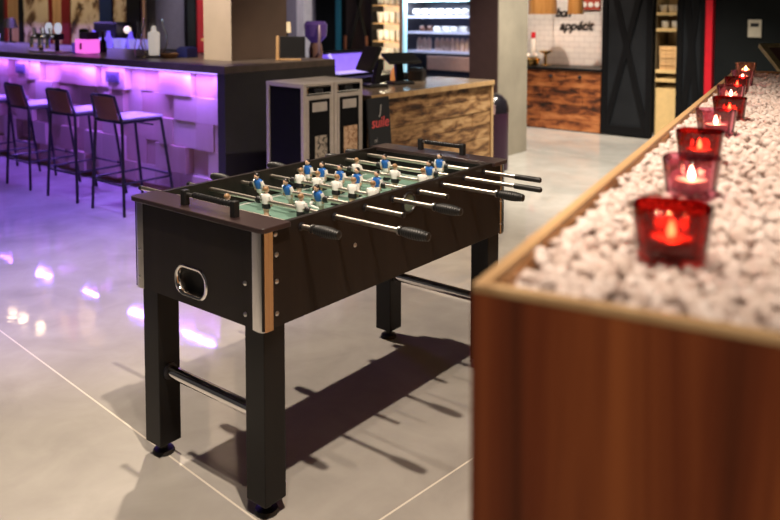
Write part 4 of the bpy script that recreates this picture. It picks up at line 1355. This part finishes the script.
# lettering on the tiles
INK = plain('black_lettering', (0.012, 0.010, 0.010), 0.5)
s1 = thing('wall_lettering', 'black slanted script reading bon appetit on the white tiles', 'lettering', (-4.75, 9.846, 1.2))
text('word', 'bon', 0.165, INK, (-0.145, 0, 0.265), (R(90), 0, 0), s1, 0.35, 0.004, 'CENTER', 0.86, 0.006)
text('word', 'app\u00e9tit', 0.172, INK, (0.045, 0, 0.085), (R(90), 0, 0), s1, 0.35, 0.004, 'CENTER', 1.0, 0.006)
LAMPO = wood('orange_veneer', (0.40, 0.15, 0.035), (0.60, 0.28, 0.08), (0.72, 0.38, 0.13), 'Z', 0.4)
for (x, r_, lab) in ((-4.86, 0.185, 'wide orange wooden pendant lampshade above the far counter'), (-4.40, 0.10, 'narrow orange wooden pendant lampshade above the far counter')):
    t = thing('pendant_lamp', lab, 'lamp', (x, 9.2, 1.50))
    MB().lathe([(r_, 0), (r_ * 0.94, 0.32), (r_ * 0.92, 0.32), (r_ * 0.975, 0.003)], 28, caps=False).build('shade', LAMPO, t)
    MB().ball((0, 0, 0.12), 0.04, 12, 8).build('bulb', plain('warm_bulb', (1, 0.8, 0.5), 0.5, emit=9, ecol=(1.0, 0.72, 0.42)), t)
    MB().tube([(0, 0, 0.16), (0, 0, 2.82)], 0.005, 6).box(-r_ * 0.93, r_ * 0.93, -0.006, 0.006, 0.29, 0.30).build('cord', BLACKP, t)
point('pendant_light', (-4.86, 9.2, 1.56), 9, WARM, 0.04)
point('pendant_light', (-4.40, 9.2, 1.56), 4, WARM, 0.04)
t = thing('red_sign', 'red sign with white round motifs on the tiles beside the black door', 'sign', (-4.49, 9.84, 1.555))
MB().box(-0.13, 0.14, -0.012, 0.0, 0, 0.22).build('board', plain('brick_red', (0.36, 0.05, 0.03), 0.5), t, smooth=0)
for k in range(3):
    MB().lathe([(0.036, 0), (0.036, 0.003), (0.001, 0.004)], 16, M=T(-0.085 + k * 0.09, -0.012, 0.07) @ RX(90)).build('disc', WHITEP, t)
t = thing('cake_stand', 'golden cake stand on the far counter beneath the tiles', 'cake stand', (-4.97, 9.5, 0.81))
MB().lathe([(0.07, 0), (0.075, 0.008), (0.02, 0.03), (0.018, 0.15), (0.085, 0.185), (0.09, 0.20), (0.001, 0.2)], 24).build('stand', GOLD, t)
t = thing('bread_basket', 'gold basket with pale glowing rolls beside the cake stand', 'basket', (-5.16, 9.45, 0.81))
MB().lathe([(0.09, 0), (0.14, 0.09), (0.13, 0.09), (0.08, 0.008), (0.001, 0.008)], 20).build('basket', GOLD, t)
for k, (dx, dy) in enumerate(((-0.06, 0.0), (0.05, -0.04), (0.02, 0.06))):
    tag(MB().ball((0, 0, 0.045), 0.052, 12, 8, sq=(1.1, 1, .8)).build('bread_roll', plain('pale_bread', (0.75, 0.70, 0.64), 0.5), loc=(-5.16 + dx, 9.45 + dy, 0.885)), 'pale bread roll in the gold basket', 'bread roll', 'rolls in the gold basket')
t = thing('sauce_bottle', 'white bottle with red cap at the column edge on the far counter', 'bottle', (-5.25, 9.68, 0.81))
MB().lathe([(0.035, 0), (0.04, 0.01), (0.04, 0.30), (0.02, 0.36), (0.001, 0.36)], 16).build('body', WHITEP, t)
MB().lathe([(0.03, 0.36), (0.03, 0.44), (0.001, 0.445)], 16).build('cap', REDPAINT, t)

# ------------------------------------------------------------------ niche between the black doors
t = thing('niche_shelf', 'narrow golden lit niche shelf between the two black doors', 'shelf', (-3.265, 9.30, 0))
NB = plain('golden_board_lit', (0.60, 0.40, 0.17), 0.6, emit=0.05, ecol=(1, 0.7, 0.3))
n0, n1 = -0.145, 0.118
MB().box(n0, n1, 0.40, 0.43, 0.0, 1.95).build('back_panel', plain('niche_back', (0.20, 0.13, 0.06), 0.6), t, smooth=0)
MB().box(n0, n0 + 0.012, 0, 0.40, 0, 1.95).box(n1 - 0.012, n1, 0, 0.40, 0, 1.95).build('side_board', plain('niche_side', (0.10, 0.07, 0.035), 0.6), t, smooth=0)
nsz = (0.735, 0.84, 1.335, 1.525)
for z in nsz:
    MB().box(n0 + .012, n1 - .012, -0.02, 0.40, z - 0.04, z).build('shelf_board', NB, t, smooth=0, bevel=0.003)
MB().box(n0 + .012, n1 - .012, 0.0, 0.38, 0.03, 0.62).build('drawer_front', NB, t, smooth=0)
point('niche_light', (-3.265, 9.33, 1.80), 1.4, (1.0, 0.8, 0.5), 0.03)
point('niche_light', (-3.265, 9.20, 1.10), 0.5, (1.0, 0.8, 0.5), 0.03)
cupn = MB().lathe([(0.03, 0), (0.045, 0.02), (0.048, 0.085), (0.044, 0.085), (0.04, 0.012), (0.001, 0.01)], 16).build('niche_cup', cupm)
for k, (x, z, lab) in enumerate(((-0.085, nsz[3], 'white cup on the top niche shelf, left one'), (0.02, nsz[3], 'white cup on the top niche shelf, middle one'), (0.085, nsz[3], 'white cup on the top niche shelf, right one at the edge'),
                                 (-0.06, nsz[2], 'white cup on the second niche shelf, left one'), (0.06, nsz[2], 'white cup on the second niche shelf, right one'))):
    o = cupn if k == 0 else cupn.copy()
    if k:
        COL.objects.link(o)
    o.location = (-3.265 + x, 9.38, z)
    tag(o, lab, 'cup', 'white cups in the niche')
for k, (z, h, w, lab) in enumerate(((0.84, 0.09, 0.10, 'lowest flat wooden box of the niche stack'), (0.932, 0.085, 0.10, 'second flat wooden box of the niche stack'), (1.019, 0.10, 0.105, 'topmost flat wooden box of the niche stack'))):
    tag(MB().box(-w, w, -0.10, 0.10, 0, h).box(-w * 0.8, w * 0.8, -0.11, -0.10, h * 0.55, h * 0.75).build('wooden_box', TAN, smooth=0, bevel=0.004, loc=(-3.272, 9.43, z)), lab, 'box', 'wooden boxes in the niche')
tag(MB().box(-0.035, 0.10, -0.02, 0.02, 0, 0.19).build('standing_book', plain('olive_cover', (0.22, 0.15, 0.07), 0.6), smooth=0, loc=(-3.265, 9.60, 1.119)), 'olive board standing on the wooden box stack', 'board')
t = thing('wall_thermostat', 'pale square wall thermostat with dark display right of the red post', 'thermostat', (-2.295, YB + 0.01, 1.345))
MB().box(-0.07, 0.07, -0.022, 0, -0.098, 0.098).build('case', plain('ivory_plastic', (0.52, 0.46, 0.36), 0.4), t, smooth=0, bevel=0.005)
MB().box(-0.042, 0.042, -0.024, -0.022, 0.018, 0.058).build('display', BLACKP, t, smooth=0)

# tilted menu stand at the right edge
t = thing('menu_stand', 'tilted wooden framed menu stand beyond the planter end', 'menu stand', (-0.93, 5.42, 0), 0)
fm = wood('straw_frame', (0.35, 0.27, 0.10), (0.46, 0.36, 0.16), (0.56, 0.46, 0.24), 'X', 0.5)
TM = T(0.0, 0, 1.215) @ RZ(38.8) @ RX(28)
W2, H2, e = 0.33, 0.21, 0.04
MB().box(-W2, W2, -H2, -H2 + e, -.015, .015, M=TM).box(-W2, W2, H2 - e, H2, -.015, .015, M=TM).box(-W2, -W2 + e, -H2 + e, H2 - e, -.015, .015, M=TM).box(W2 - e, W2, -H2 + e, H2 - e, -.015, .015, M=TM).build('frame', fm, t, smooth=0, bevel=0.003)
MB().box(-W2 + e, W2 - e, -H2 + e, H2 - e, -.008, .006, M=TM).build('board', plain('rosy_board', (0.20, 0.09, 0.08), 0.5), t, smooth=0)
MB().tube([(0, 0, 0.015), (0, 0, 1.19)], 0.02, 12).lathe([(0.16, 0), (0.16, 0.012), (0.02, 0.02)], 24).build('stand', BLKMETAL, t)
